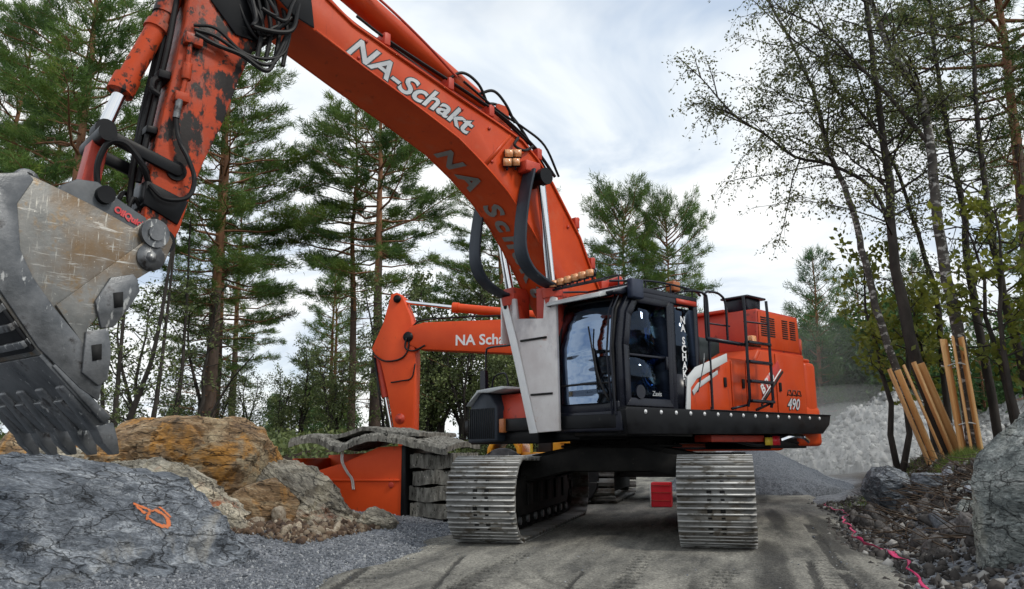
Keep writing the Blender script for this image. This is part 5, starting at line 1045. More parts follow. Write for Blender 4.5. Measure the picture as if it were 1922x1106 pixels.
# lip, shrouds, teeth
lp = [(0.56, 1.78), (0.72, 1.84), (0.44, 1.53), (0.28, 1.40), (0.22, 1.46), (0.36, 1.62)]
lip_o = bkt('lip_plate', MB().prism([(0.70, 1.90), (0.74, 1.86), (0.30, 1.42), (0.24, 1.47)], -HW - 0.02, HW + 0.02), m_steel2, bevel=0.008)
hp_ = bkt('heel_plate', MB().prism([(0.80, 1.98), (0.84, 1.93), (0.40, 1.50), (0.38, 1.56)], -HW + 0.0, HW - 0.0), m_steel2, bevel=0.006)
for k in range(5):
    b = -0.80 + k * 0.40
    sh = bkt('tooth_adapter', MB().prism([(0.56, 1.80), (0.64, 1.70), (0.34, 1.36), (0.22, 1.36), (0.24, 1.50)], b - 0.075, b + 0.075), m_steel2, bevel=0.02)
    V = np.array([(0.35, -0.085, 1.40), (0.20, -0.085, 1.43), (0.20, 0.085, 1.43), (0.35, 0.085, 1.40), (0.27, -0.075, 1.26), (0.15, -0.075, 1.30), (0.15, 0.075, 1.30), (0.27, 0.075, 1.26), (0.165, -0.05, 1.16), (0.11, -0.05, 1.17), (0.11, 0.05, 1.17), (0.165, 0.05, 1.16)]) + np.array((0, b, 0))
    F = [(0, 1, 2, 3)]
    for q_ in (0, 4):
        for i in range(4): j = (i + 1) % 4; F.append((q_ + i, q_ + 4 + i, q_ + 4 + j, q_ + j))
    F.append((8, 11, 10, 9)); bkt('tooth', MB().add(V, F), m_steel2, bevel=0.010)
for k in range(4):
    b = -0.60 + k * 0.40; bkt('lip_shroud', MB().prism([(0.50, 1.66), (0.56, 1.60), (0.30, 1.36), (0.22, 1.42)], b - 0.08, b + 0.08), m_steel2, bevel=0.015)
# top plate with coupler ears
bkt('bucket_top', MB().prism([(1.08, 3.38), (0.98, 3.30), (0.20, 3.00), (0.12, 3.10), (0.60, 3.26)], -0.5, 0.5), m_steel, bevel=0.01)
cp = MB()
for (b0, b1) in ((0.28, 0.36), (-0.36, -0.28)):
    cp.prism([(0.66, 3.30), (0.60, 3.52), (0.46, 3.62), (0.28, 3.64), (0.12, 3.54), (-0.10, 3.44), (-0.20, 3.40), (-0.22, 3.16), (-0.06, 3.04), (0.10, 3.02), (0.40, 3.18)], b0, b1)
cp.span(0.10, 0.66, -0.28, 0.28, 3.22, 3.30)
cpo = bkt('quick_coupler', cp, m_coupler, bevel=0.015)
MB().cyl((0.22, -0.42, 3.52), (0.22, 0.42, 3.52), 0.085, 22).cyl((0.0, -0.42, 3.12), (0.0, 0.46, 3.12), 0.085, 22).build('coupler_pin', m_black, cpo, smooth=True)
q = MB(); put_text(q, 'OilQuick', (0.125, 0.367, 3.395), (-0.235, 0, -0.09), (-0.09, 0, 0.235), 0.085, extrude=0.001, offset=0.004); q.build('coupler_lettering', m_redletter, cpo)
bkt('side_ring', MB().tube([(0.86 + 0.09 * math.cos(t), 0.30, 3.50 + 0.09 * math.sin(t)) for t in np.linspace(0, 6.28, 20)], 0.028, 8), m_steel2, True)
# ------------------------------------------------------------------ orange skip and the blasting mats
SK = thing('steel_skip', 'bright orange open steel skip half covered by grey rubber mats left of the crawler', 'skip', (-6.45, 13.9, 0))
def skp(name, mb, m=m_orange3, bev=0.008): return mb.build(name, m, SK, bevel=bev)
skp('front_wall', MB().prism([(-1.12, 0.02), (0.98, 0.02), (0.98, 1.26), (0.55, 1.24), (-0.1, 0.98), (-0.75, 0.80), (-1.12, 1.02)], -0.64, -0.58))
skp('back_wall', MB().prism([(-1.12, 0.02), (0.98, 0.02), (0.98, 1.2), (-1.12, 1.1)], 0.75, 0.80))
skp('side_wall', MB().span(-1.14, -1.08, -0.58, 0.75, 0.02, 1.05)); skp('side_wall', MB().span(0.92, 0.975, -0.58, 0.75, 0.02, 1.2)); skp('bottom', MB().span(-1.1, 0.95, -0.58, 0.75, 0.03, 0.09))
skp('wall_rib', MB().span(-1.1, 0.96, -0.665, -0.642, 0.66, 0.70)); skp('edge_post', MB().span(0.985, 1.06, -0.66, 0.78, 0.0, 1.27), m_black)
skp('wall_stud', MB().cyl((0.80, -0.645, 0.60), (0.80, -0.665, 0.60), 0.05, 14), m_red)
q = MB()
for s in (0.0, 0.03): q.tube(spline([(-0.12 + s, -0.70, 1.2), (-0.10 + s, -0.74, 1.0), (-0.02 + s, -0.70, 0.82), (0.06 + s, -0.67, 0.70), (0.10 + s, -0.68, 0.52)]), 0.012, 6)
o = q.build('rope', m_strap); o.location = (-6.45, 13.9, 0); tag(o, 'pale rope hanging down the front of the orange skip', 'rope')
def mat_sheet(name, nx, ny, fn, th, label, seed):
    u, v = np.meshgrid(np.linspace(0, 1, nx), np.linspace(0, 1, ny), indexing='ij'); x, y, z = fn(u, v)
    P = np.stack([x, y, z], -1); nz = fbm(P.reshape(-1, 3) * 9, seed, 4).reshape(u.shape)
    ridge = 0.016 * np.abs(np.sin(y * 34 + 1.5 * nz)) + 0.018 * nz + 0.02 * (np.mod(x * 5.5 + 0.3 * nz, 1) > 0.9) * -1
    T = P.copy(); T[..., 2] += th / 2 + ridge; B = P.copy(); B[..., 2] -= th / 2; B[..., 2] += 0.02 * nz
    a, b = u.shape; i = np.arange(a - 1)[:, None] * b; j = np.arange(b - 1)[None]; Ft = np.stack([i + j, i + b + j, i + b + j + 1, i + j + 1], -1).reshape(-1, 4); n = a * b
    per = [k * b for k in range(a)] + [(a - 1) * b + k for k in range(1, b)] + [k * b + b - 1 for k in range(a - 2, -1, -1)] + [k for k in range(b - 2, 0, -1)]
    Fs = [(per[k], per[(k + 1) % len(per)], per[(k + 1) % len(per)] + n, per[k] + n) for k in range(len(per))]
    mb = MB().add(np.concatenate([T.reshape(-1, 3), B.reshape(-1, 3)]), np.concatenate([Ft, Ft[:, ::-1] + n, np.array(Fs)[:, ::-1]]))
    o = mb.build(name, m_mat, smooth=True); return tag(o, label, 'blasting mat', 'rubber blasting mats by the skip')
def top_mat(u, v):
    x = -7.55 + 2.95 * u; y = 13.08 + 0.10 * np.sin(u * 9) + 1.9 * v
    z = 1.30 + 0.13 * np.exp(-((u - 0.60) / 0.17) ** 2) + 0.10 * np.exp(-((u - 0.12) / 0.12) ** 2) - 0.09 * np.exp(-((u - 0.32) / 0.10) ** 2) - 0.08 * sst((u - 0.80) / 0.2) + 0.03 * np.sin(v * 6 + u * 5) - 0.05 * (v < 0.02) + 0.05 * v
    return x, y, z
mat_sheet('blasting_mat', 150, 70, top_mat, 0.085, 'wavy grey rubber mat draped over the top of the orange skip', 3)
def top2(u, v):
    return -7.15 + 1.9 * u + 0.15 * v, 13.5 + 1.6 * v, 1.44 + 0.12 * np.exp(-((u - 0.52) / 0.20) ** 2) - 0.02 * np.sin(u * 12)
mat_sheet('blasting_mat', 90, 50, top2, 0.06, 'second grey rubber mat lying crumpled on the draped one above the skip', 8)
LBL = ['lowest grey rubber mat of the stack between skip and crawler', 'second mat from the bottom of the stack between skip and crawler', 'third mat from the bottom of the stack between skip and crawler', 'upper mat of the stack between skip and crawler, just under the draped one']
for k in range(4):
    z0 = 0.17 + k * 0.272; jx = [0.02, -0.03, 0.03, 0.0][k]
    def fn(u, v, z0=z0, jx=jx, k=k): return -5.36 + jx + (0.88 - 0.03 * k) * u + 0.02 * np.sin(v * 9 + k), 13.36 + 0.03 * np.sin(u * 7 + k) + 1.5 * v, z0 + 0.018 * np.sin(u * 8 + k * 2)
    mat_sheet('blasting_mat', 50, 60, fn, 0.225, LBL[k], 20 + k)

# ------------------------------------------------------------------ second excavator behind
E2 = thing('crawler_excavator', 'second bright orange excavator mostly hidden behind the big one, its arm hanging down', 'excavator', (-1.45, 19.9, 0))
def e2(name, mb, m=m_orange3, par=None, smooth=False, bev=0.012): return mb.build(name, m, par or E2, smooth, bev)
O2 = np.array((-1.45, 19.9, 0))
def rel(P): return [(x - O2[0], z) for x, z in P]
for xc in (-1.27, 1.27):
    half, Rr, zc = 1.75, 0.40, 0.47; q = MB()
    pts = stadium(Rr, half, zc, 46, 0.02)
    for (y, z, hd, a) in pts:
        th = (a - math.pi / 2) if hd is None else hd; c_, s_ = math.cos(th), math.sin(th)
        Rm = ((1, 0, 0), (0, c_, -s_), (0, s_, c_)); q.box((xc, y, z), (0.56, 0.165, 0.03), Rm)
        up_ = np.array((0, -s_, c_)); q.box(np.array((xc, y, z)) + up_ * 0.03, (0.56, 0.025, 0.04), Rm)
    tr2 = e2('crawler_track', q, m_shoe, bev=0); tr2['kind'] = 'stuff'
    fr2 = MB().prism([(-1.5, 0.25), (1.5, 0.25), (1.6, 0.5), (1.4, 0.72), (-1.4, 0.72), (-1.6, 0.5)], xc - 0.18, xc + 0.18, axes=((0, 1, 0), (0, 0, 1), (1, 0, 0)))
    for y in (-half, half): fr2.cyl((xc - 0.12, y, zc), (xc + 0.12, y, zc), 0.34, 20)
    e2('track_frame', fr2, m_dark)
e2('car_body', MB().span(-1.0, 1.0, -1.0, 1.0, 0.55, 0.95).cyl((0, 0, 0.9), (0, 0, 1.12), 0.6, 28), m_dark)
e2('upper_body', MB().prism([(-1.7, 1.12), (2.5, 1.12), (2.75, 1.3), (2.75, 2.2), (2.3, 2.3), (-0.2, 2.25), (-1.7, 1.5)], -1.35, 1.35), bev=0.05)
e2('side_strip', MB().span(-1.0, 2.3, -1.37, -1.355, 1.15, 1.32), m_black)
cab2 = e2('cab', MB().span(-1.75, -0.15, -1.38, -0.45, 1.2, 1.35).span(-1.7, -0.15, -1.36, -0.45, 2.78, 2.88).span(-0.25, -0.15, -1.38, -0.45, 1.3, 2.8).span(-1.72, -1.64, -1.38, -1.30, 1.3, 2.8).span(-1.72, -1.64, -0.53, -0.45, 1.3, 2.8).span(-1.0, -0.92, -1.38, -1.33, 1.3, 2.8), m_cabblack)
MB().span(-1.6, -1.02, -1.36, -1.35, 1.4, 2.75).build('door_window', m_glass, cab2); MB().span(-0.9, -0.28, -1.36, -1.35, 1.4, 2.75).build('rear_side_window', m_glass, cab2); MB().span(-1.71, -1.70, -1.28, -0.55, 1.4, 2.75).build('windshield', m_wglass, cab2)
b2 = e2('boom', MB().prism(rel([(-7.78, 4.05), (-7.62, 4.24), (-7.24, 4.33), (-5.0, 4.30), (-3.9, 4.05), (-2.9, 3.3), (-2.2, 2.2), (-2.2, 1.6), (-2.75, 1.6), (-3.0, 2.2), (-3.7, 3.0), (-4.4, 3.35), (-5.0, 3.47), (-7.37, 3.66), (-7.66, 3.80)]), -1.05, -0.60))
q = MB(); put_text(q, 'NA Schakt', (-6.42 - O2[0], -1.055, 3.72), (1, 0, -0.01), (0, 0, 1), 0.36, extrude=0.001, offset=0.008); q.build('boom_lettering', m_white, b2)
P = [(-7.7, 4.0), (-7.55, 4.28), (-7.1, 4.42), (-5.0, 4.40), (-3.9, 4.18)]
MB().tube(spline([(x - O2[0], -0.95, z) for x, z in P]), 0.025, 6).build('boom_hose', m_rubber, b2)
MB().tube(spline([(x - O2[0], -1.07, z) for x, z in [(-7.7, 3.95), (-7.72, 3.7), (-7.5, 3.62), (-7.2, 3.75)]]), 0.022, 6).build('boom_hose', m_rubber, b2)
a2 = e2('arm', MB().prism(rel([(-8.16, 5.10), (-8.0, 5.14), (-7.85, 5.02), (-7.62, 4.5), (-7.50, 3.9), (-7.47, 3.35), (-7.49, 1.40), (-7.60, 1.05), (-7.80, 1.0), (-8.02, 1.75), (-8.22, 2.7), (-8.40, 3.35), (-8.66, 3.72), (-8.36, 4.36)]), -1.02, -0.66))
MB().cyl((-7.98 - O2[0], -1.06, 4.97), (-7.98 - O2[0], -0.6, 4.97), 0.10, 18).build('arm_pin', m_black, a2); MB().cyl((-7.66 - O2[0], -1.07, 3.98), (-7.66 - O2[0], -0.6, 3.98), 0.13, 18).build('arm_pin', m_black, a2)
MB().tube(spline([(x - O2[0], -1.05, z) for x, z in [(-8.62, 3.60), (-8.3, 3.40), (-7.9, 3.42), (-7.68, 3.6), (-7.62, 3.95)]]), 0.022, 6).build('arm_hose', m_rubber, a2)
MB().tube(spline([(x - O2[0], -1.05, z) for x, z in [(-8.1, 2.85), (-7.85, 2.88), (-7.55, 2.95), (-7.46, 3.3)]]), 0.018, 6).build('arm_hose', m_rubber, a2)
c2_ = e2('arm_cylinder', MB().cyl((-6.5 - O2[0], -0.83, 4.70), (-4.4 - O2[0], -0.83, 4.40), 0.115, 18).cyl((-6.55 - O2[0], -0.83, 4.705), (-6.4 - O2[0], -0.83, 4.69), 0.135, 18), m_orange3, smooth=True, bev=0)
MB().cyl((-7.95 - O2[0], -0.83, 4.93), (-6.5 - O2[0], -0.83, 4.70), 0.05, 14).build('piston_rod', m_chrome, c2_, smooth=True)
c3_ = e2('bucket_cylinder', MB().cyl((-8.58 - O2[0], -0.84, 3.62), (-8.32 - O2[0], -0.84, 2.5), 0.10, 16), m_red, smooth=True, bev=0)
MB().cyl((-8.32 - O2[0], -0.84, 2.5), (-8.12 - O2[0], -0.84, 1.6), 0.045, 12).build('piston_rod', m_chrome, c3_, smooth=True)
MB().tube([(x - O2[0], -0.95, z) for x, z in [(-8.6, 3.5), (-8.45, 2.6), (-8.3, 1.7)]], 0.03, 6).build('cylinder_hose', m_rubber, c3_)
MB().cyl((-7.85 - O2[0], -1.04, 1.95), (-7.85 - O2[0], -1.02, 1.95), 0.13, 18).cyl((-7.85 - O2[0], -1.05, 1.95), (-7.85 - O2[0], -1.02, 1.95), 0.05, 12).build('link_disc', m_red, a2)
bk2 = [(-7.6, 1.15), (-7.75, 1.2), (-8.2, 1.25), (-8.55, 1.0), (-8.65, 0.6), (-8.4, 0.25), (-7.9, 0.12), (-7.6, 0.2)]
bo2 = e2('bucket', MB().prism(rel(bk2 + [(x * 0.985 - 0.115, z * 0.94 + 0.045) for x, z in bk2[::-1]]), -1.45, -0.25), m_steel2); 
for s in (-1.45, -0.27): MB().prism(rel(bk2), s, s + 0.02).build('side_plate', m_steel2, bo2)
for k in range(4): MB().prism(rel([(-7.6, 0.2), (-7.6, 0.12), (-7.38, 0.14)]), -1.40 + k * 0.34, -1.30 + k * 0.34).build('tooth', m_steel2, bo2)

# ------------------------------------------------------------------ low yellow machine behind, red crate
YM = thing('compact_roller', 'low yellow machine half hidden behind the left crawler of the big excavator', 'roller', (-4.15, 18.2, 0))
def ym(name, mb, m=m_yellow, bev=0.02, **k): return mb.build(name, m, YM, bevel=bev, **k)
th = np.linspace(0, math.pi, 10)
ym('front_fender', MB().prism([(-0.72 + 0.40 * math.cos(t), 1.08 + 0.42 * math.sin(t)) for t in th] + [(-0.72 + 0.30 * math.cos(t), 1.08 + 0.32 * math.sin(t)) for t in th[::-1]], -0.5, 0.6))
ym('drum', MB().cyl((-0.75, -0.5, 0.62), (-0.75, 0.6, 0.62), 0.6, 28), m_steel2, 0.01, smooth=True); ym('rear_wheel', MB().cyl((0.85, -0.5, 0.55), (0.85, 0.6, 0.55), 0.54, 28), m_rubber, 0.03, smooth=True)
ym('frame', MB().span(-0.75, 1.0, -0.4, 0.5, 0.70, 1.12), m_yellow); ym('engine_cover', MB().prism([(0.38, 1.1), (1.1, 1.1), (1.1, 1.38), (0.78, 1.42), (0.74, 1.62), (0.40, 1.62)], -0.45, 0.5))
ym('side_post', MB().span(-0.34, -0.30, -0.5, -0.44, 1.1, 1.6)); ym('side_post', MB().span(-0.12, -0.06, -0.5, -0.44, 1.1, 1.6), m_patchyellow); ym('control_panel', MB().span(-0.30, -0.12, -0.46, 0.3, 1.32, 1.52), m_white); ym('seat', MB().span(0.0, 0.3, -0.2, 0.3, 1.1, 1.35), m_seat)
ym('rear_step', MB().span(0.55, 1.25, -0.5, -0.45, 1.30, 1.38))
rc = thing('steel_crate', 'bright red crate standing between the crawlers under the big excavator', 'crate', (-1.40, 17.3, 0.0))
MB().span(-0.20, 0.20, -0.2, 0.2, 0.02, 0.50).build('crate_box', m_redsign, rc, bevel=0.01); MB().span(-0.225, -0.203, -0.19, 0.19, 0.02, 0.47).build('side_board', m_white, rc)
for z in (0.14, 0.30, 0.44): MB().span(-0.2, 0.2, -0.212, -0.202, z, z + 0.012).build('crate_groove', m_red, rc)
# ------------------------------------------------------------------ trees
def leaf_tris(C, size, r, n_per, spread, flat=0.0, up=0.0):
    """small leaf quads scattered round centres C"""
    C = np.repeat(C, n_per, 0); n = len(C); C = C + r.normal(size=(n, 3)) * spread * np.array((1, 1, 1 - flat))
    a = r.normal(size=(n, 3)); a /= np.linalg.norm(a, axis=1)[:, None]; b = np.cross(a, r.normal(size=(n, 3))); b /= np.linalg.norm(b, axis=1)[:, None]
    s = (size * r.uniform(0.6, 1.3, n))[:, None]
    V = np.stack([C - a * s, C + b * s * 0.55, C + a * s, C - b * s * 0.55], 1).reshape(-1, 3)
    return V, np.arange(4 * n).reshape(-1, 4)
def needle_tris(C, D, L, wd, n_per, r, spread=0.04, fan=0.75):
    C = np.repeat(C, n_per, 0); D = np.repeat(D, n_per, 0); n = len(C); d = D + r.normal(size=(n, 3)) * fan + np.array((0, 0, 0.35)); d /= np.linalg.norm(d, axis=1)[:, None]
    C = C + r.normal(size=(n, 3)) * spread; a = np.cross(d, r.normal(size=(n, 3))); a /= np.linalg.norm(a, axis=1)[:, None]; l_ = (L * r.uniform(0.6, 1.2, n))[:, None]
    V = np.stack([C - a * wd, C + a * wd, C + d * l_], 1).reshape(-1, 3); return V, np.arange(3 * n).reshape(-1, 3)
def pine_meshes(seed, H, base, Rm, nb=80, needle=m_needle, lean=0.0, dead=14, dens=1.0, r0=None, bigclump=1.0, droop=0.0, dome=False):
    r = np.random.default_rng(seed); r0 = r0 or 0.010 * H + 0.04; k = 14; t = np.linspace(0, 1, k)
    wx = np.cumsum(r.normal(size=k)) * 0.012 * H * 0.3; wy = np.cumsum(r.normal(size=k)) * 0.012 * H * 0.3
    TP = np.stack([lean * t * H + wx * t, wy * t, t * H], -1); TP[0] = (0, 0, -0.6)
    tk = MB().tube(TP, r0 * (1 - t * 0.93) + 0.008, 10)
    # second material on the upper trunk
    q = tk.F[0][0]; cut = int(len(q) * 0.42); tk.F[0:1] = [(q[:cut], 0), (q[cut:], 1)]
    br = MB(); C, D = [], []
    def tp(z): return np.array([np.interp(z, TP[:, 2], TP[:, 0]), np.interp(z, TP[:, 2], TP[:, 1]), z])
    az = r.uniform(0, 6.28); gap = r.uniform(0, 6.28)
    for i in range(nb):
        s = (i + 0.5) / nb; z = H * (base + (1 - base) * s ** 0.9); az += 2.4 + r.normal() * 0.4
        prof = (min(1, 0.45 + s * 2.2)) * (1 - s) ** 0.62 + 0.10
        if dome: prof = math.sqrt(max(0.03, 1 - ((s - 0.45) / 0.62) ** 2))
        L = Rm * prof * r.uniform(0.65, 1.1)
        if L < 0.2: continue
        el = -0.12 - droop + 0.95 * s ** 1.3 + r.normal() * 0.12; d = np.array([math.cos(az) * math.cos(el), math.sin(az) * math.cos(el), math.sin(el)]); p0 = tp(z)
        u = np.linspace(0, 1, 6)[:, None]; side_ = np.cross(d, (0, 0, 1)); bend = r.normal() * 0.12
        P = p0 + d * L * u + side_ * bend * L * u ** 2 + np.array((0, 0, 1)) * L * (0.22 * u ** 2 - 0.10 * u * (1 - s)); P[1:-1] += r.normal(size=(4, 3)) * 0.02 * L
        br.tube(P, np.linspace(0.012 * L + 0.012, 0.005, 6), 5, caps=False)
        ns = max(3, int(L * 4.2 * dens))
        for m in range(ns):
            v = 0.34 + 0.66 * (m + r.random()) / ns; pp = np.array([np.interp(v, u[:, 0], P[:, c]) for c in range(3)]); sgn = 1 if m % 2 else -1
            dd = d * 0.75 + side_ * sgn * r.uniform(0.4, 1.0) + np.array((0, 0, r.uniform(-0.05, 0.45))); dd /= np.linalg.norm(dd); l2 = L * 0.34 * (1.25 - v) * r.uniform(0.6, 1.3) + 0.14
            e = pp + dd * l2
            if L > 0.7: br.tube([pp, (pp + e) / 2 + r.normal(size=3) * 0.03, e], [0.008, 0.006, 0.003], 3, caps=False)
            nc = max(2, int(l2 / 0.13))
            for c in range(nc):
                w_ = 0.35 + 0.65 * (c + 0.5) / nc; C.append(pp + dd * l2 * w_ + r.normal(size=3) * 0.05); D.append(dd)
        C.append(P[-1]); D.append(d)
    for i in range(dead):
        z = H * base * (0.25 + 0.8 * (i + 0.5) / dead); a = r.uniform(0, 6.28); L = Rm * r.uniform(0.15, 0.7); el = r.uniform(-0.25, 0.2); d = np.array([math.cos(a) * math.cos(el), math.sin(a) * math.cos(el), math.sin(el)]); p0 = tp(z)
        P = [p0, p0 + d * L * 0.5 + r.normal(size=3) * 0.05 * L, p0 + d * L + r.normal(size=3) * 0.1 * L]; br.tube(P, [0.02, 0.012, 0.004], 4, caps=False)
        for c in range(3): e = np.array(P[1]) + r.normal(size=3) * 0.25 * L; br.tube([P[1], e], [0.007, 0.003], 3, caps=False)
    C = np.array(C); D = np.array(D)
    V, F = needle_tris(C, D, 0.17 * bigclump, 0.011 * bigclump ** 0.5, int(15 * min(1.3, dens + 0.1)), r, 0.05 * bigclump)
    cr_ = MB().add(V, F)
    return mesh_of(tk, 'trunk', [m_bark, m_bark2], 'full'), mesh_of(br, 'branches', m_bark2), mesh_of(cr_, 'crown', needle)
def place_tree(name, meshes, loc, rz, sc, label, cat='tree', group=None, names=('trunk', 'branches', 'crown')):
    t = thing(name, label, cat, loc, rz, group); t.scale = sc if isinstance(sc, tuple) else (sc, sc, sc)
    for nm, me in zip(names, meshes):
        o_ = inst(nm, me, t)
        if nm == 'crown': o_['kind'] = 'stuff'
    return t
def gz(x, y): return float(ground_z(np.array([x * 1.0]), np.array([y * 1.0]))[0])
PA = pine_meshes(1, 17, 0.30, 3.9, 92, dead=14, dens=1.25, bigclump=1.2)
PB = pine_meshes(2, 15.5, 0.36, 3.7, 58, dead=22, dens=1.2, bigclump=1.3)
PC = pine_meshes(3, 14, 0.42, 3.2, 50, needle=m_needle2, dead=24, r0=0.13, dens=1.2, bigclump=1.3)
PD = pine_meshes(4, 15, 0.20, 3.3, 54, dead=10, droop=0.12, dens=1.1, bigclump=1.2)
PE = pine_meshes(5, 10.5, 0.60, 2.6, 62, needle=m_needle, dead=18, bigclump=1.5, dens=0.95, dome=True)
PF = pine_meshes(6, 8, 0.15, 2.0, 60, dead=6, bigclump=1.2)
def tr(meshes, x, y, rz, sc, label, group=None, name='pine_tree'): return place_tree(name, meshes, (x, y, gz(x, y) - 0.05), rz, sc, label, 'tree', group)
tr(PA, -18.4, 19.0, 0.4, (0.98, 0.98, 1.0), 'tall dense pine with an orange upper trunk behind the bucket cylinder')
tr(PA, -23.6, 21.5, 2.6, (0.95, 0.95, 0.93), 'dense pine at the far left edge of the picture')
tr(PD, -18.0, 25.5, 1.2, (1.15, 1.15, 1.05), 'dark spreading pine between the bucket cylinder and the arm')
tr(PB, -16.6, 23.6, 5.0, (1.12, 1.12, 0.95), 'straight dark-trunked pine just right of the excavator arm')
tr(PC, -13.6, 28.0, 0.9, (1.25, 1.25, 1.02), 'slim pine with a bare reddish trunk left of the pair of pines in the middle')
tr(PB, -11.75, 26.0, 3.6, (1.05, 1.05, 0.93), 'thicker pine with yellow-green boughs under the boom, right of the slim one')
tr(PF, -17.0, 33.0, 2.0, 1.0, 'short dark pine in the gap left of the two middle pines')
tr(PA, -9.2, 33.0, 1.7, (0.92, 0.92, 0.80), 'leafy pine behind the curved cylinder shields under the boom')
tr(PD, -8.4, 38.0, 4.4, (0.9, 0.9, 0.72), 'dark pine behind the second excavator boom')
tr(PB, -7.4, 34.0, 0.2, (0.85, 0.85, 0.68), 'thin pine between second excavator boom and pale guard plate')
tr(PE, -5.4, 45.0, 2.2, (1.12, 1.12, 1.42), 'round-topped pine above the cab, left of its neighbour')
tr(PE, -2.8, 46.5, 4.0, (1.0, 1.0, 1.38), 'round-topped pine above the cab roof beacon, right of its neighbour')
tr(PA, -27.0, 27.0, 4.1, 0.95, 'tall pine beyond the left edge pine'); tr(PD, -21.5, 31.0, 0.1, 1.0, 'dark pine seen through the gap between bucket cylinder and treetops')
tr(PD, -24.0, 36.0, 5.1, 0.95, 'distant pine seen low between the far-left pine and the bucket cylinder', 'background pines on the left'); tr(PF, -19.5, 38.0, 5.1, 1.1, 'short bushy pine far behind the dark-trunked pine right of the arm', 'background pines on the left')
# leafy bushes and young broad-leaved trees
def leafy_meshes(seed, H, R_, n1=26, leaf=m_shrub, lsize=0.055, stems=3, bark=m_dbark, dens=1.0, base=0.12, spread=0.10, per=5):
    r = np.random.default_rng(seed); tk, br, C = MB(), MB(), []
    for s in range(stems):
        a = r.uniform(0, 6.28); lean = r.uniform(0.02, 0.28); k = 8; t = np.linspace(0, 1, k); h = H * r.uniform(0.75, 1.0)
        P = np.stack([math.cos(a) * lean * h * t ** 1.3, math.sin(a) * lean * h * t ** 1.3, h * t], -1); P[1:] += np.cumsum(r.normal(size=(k - 1, 3)) * 0.02 * H * np.array((1, 1, 0)), 0); P[0, 2] = -0.3
        tk.tube(P, (0.010 * H + 0.02) * (1 - 0.9 * t) + 0.004, 7)
        for i in range(n1):
            v = base + (1 - base) * (i + r.random()) / n1; p0 = np.array([np.interp(v, t, P[:, c]) for c in range(3)]); az = r.uniform(0, 6.28); el = r.uniform(0.1, 0.9); L = R_ * (0.35 + 0.65 * math.sin(math.pi * min(1, v * 0.9 + 0.08))) * r.uniform(0.5, 1.1)
            d = np.array([math.cos(az) * math.cos(el), math.sin(az) * math.cos(el), math.sin(el)]); u = np.linspace(0, 1, 5)[:, None]; Q = p0 + d * L * u + np.array((0, 0, -0.15)) * L * u ** 2; Q[1:] += r.normal(size=(4, 3)) * 0.04 * L
            br.tube(Q, np.linspace(0.006 * H * 0.4 + 0.006, 0.003, 5), 4, caps=False)
            for j in range(max(3, int(6 * dens * L))):
                w_ = r.uniform(0.25, 1); pp = np.array([np.interp(w_, u[:, 0], Q[:, c]) for c in range(3)]); dd = d + r.normal(size=3) * 0.7; dd /= np.linalg.norm(dd); e = pp + dd * L * 0.35 * r.random()
                br.tube([pp, e], [0.004, 0.002], 3, caps=False); C += [pp + (e - pp) * x for x in (0.5, 0.8, 1.0)]
    V, F = leaf_tris(np.array(C), lsize, r, per, spread)
    return mesh_of(tk, 'trunk', bark, 'full'), mesh_of(br, 'branches', bark), mesh_of(MB().add(V, F), 'crown', leaf)
SA = leafy_meshes(11, 4.2, 1.1, 22, lsize=0.05, per=4); SB = leafy_meshes(12, 3.0, 1.0, 16, lsize=0.05, per=3, dens=0.8); SC = leafy_meshes(13, 6.0, 1.4, 30, lsize=0.06, per=5, stems=2); SD = leafy_meshes(14, 2.2, 0.9, 14, lsize=0.04, per=2, dens=0.7)
SE = leafy_meshes(15, 7.5, 1.5, 26, lsize=0.07, per=2, stems=2, dens=0.6, base=0.35)
r = np.random.default_rng(55)
spots = []
for i in range(46):
    y = r.uniform(20, 33); px_i = r.uniform(200, 980); x = -0.405 * y + (px_i - 961) / 1521 * y * 1.06 + 0.09 * y; spots.append((x, y))
for i, (x, y) in enumerate(spots):
    if -9.6 < x < -6.6 and y < 22: continue
    if 380 < (x / y + 0.263) / 1.0 * 1521 / 1.0 * 0.92 + 961 < 720 and i % 5: continue
    M_ = (SA, SB, SD, SE, SC)[i % 5] if x > -14 else (SA, SE, SE, SB, SD)[i % 5]; s = r.uniform(0.6, 0.95)
    nm, lb, gp_ = {id(SB): ('shrub', 'low thin shrub under the pines on the left', 'shrubs under the pines'), id(SD): ('shrub', 'low thin shrub under the pines on the left', 'shrubs under the pines'), id(SA): ('young_tree', 'slender leafy young tree among the pines on the left', 'young trees among the pines'), id(SE): ('young_tree', 'thin almost bare young tree among the pines on the left', 'bare young trees among the pines'), id(SC): ('young_tree', 'slender leafy young tree among the pines on the left', 'young trees among the pines')}[id(M_)]
    t_ = place_tree(nm, M_, (x, y, gz(x, y) - 0.05), r.uniform(0, 6.28), s, lb, 'shrub' if nm == 'shrub' else 'tree', gp_)
for i in range(16):
    y = r.uniform(27, 36); px_i = r.uniform(770, 1030); x = (px_i - 961) / 1521 * y * 1.06 - 0.26 * y; M_ = (SC, SA)[i % 2]
    place_tree('young_tree', M_, (x, y, gz(x, y)), r.uniform(0, 6.28), r.uniform(0.85, 1.25), 'bushy young tree in the thicket behind the second excavator', 'tree', 'thicket behind the second excavator')
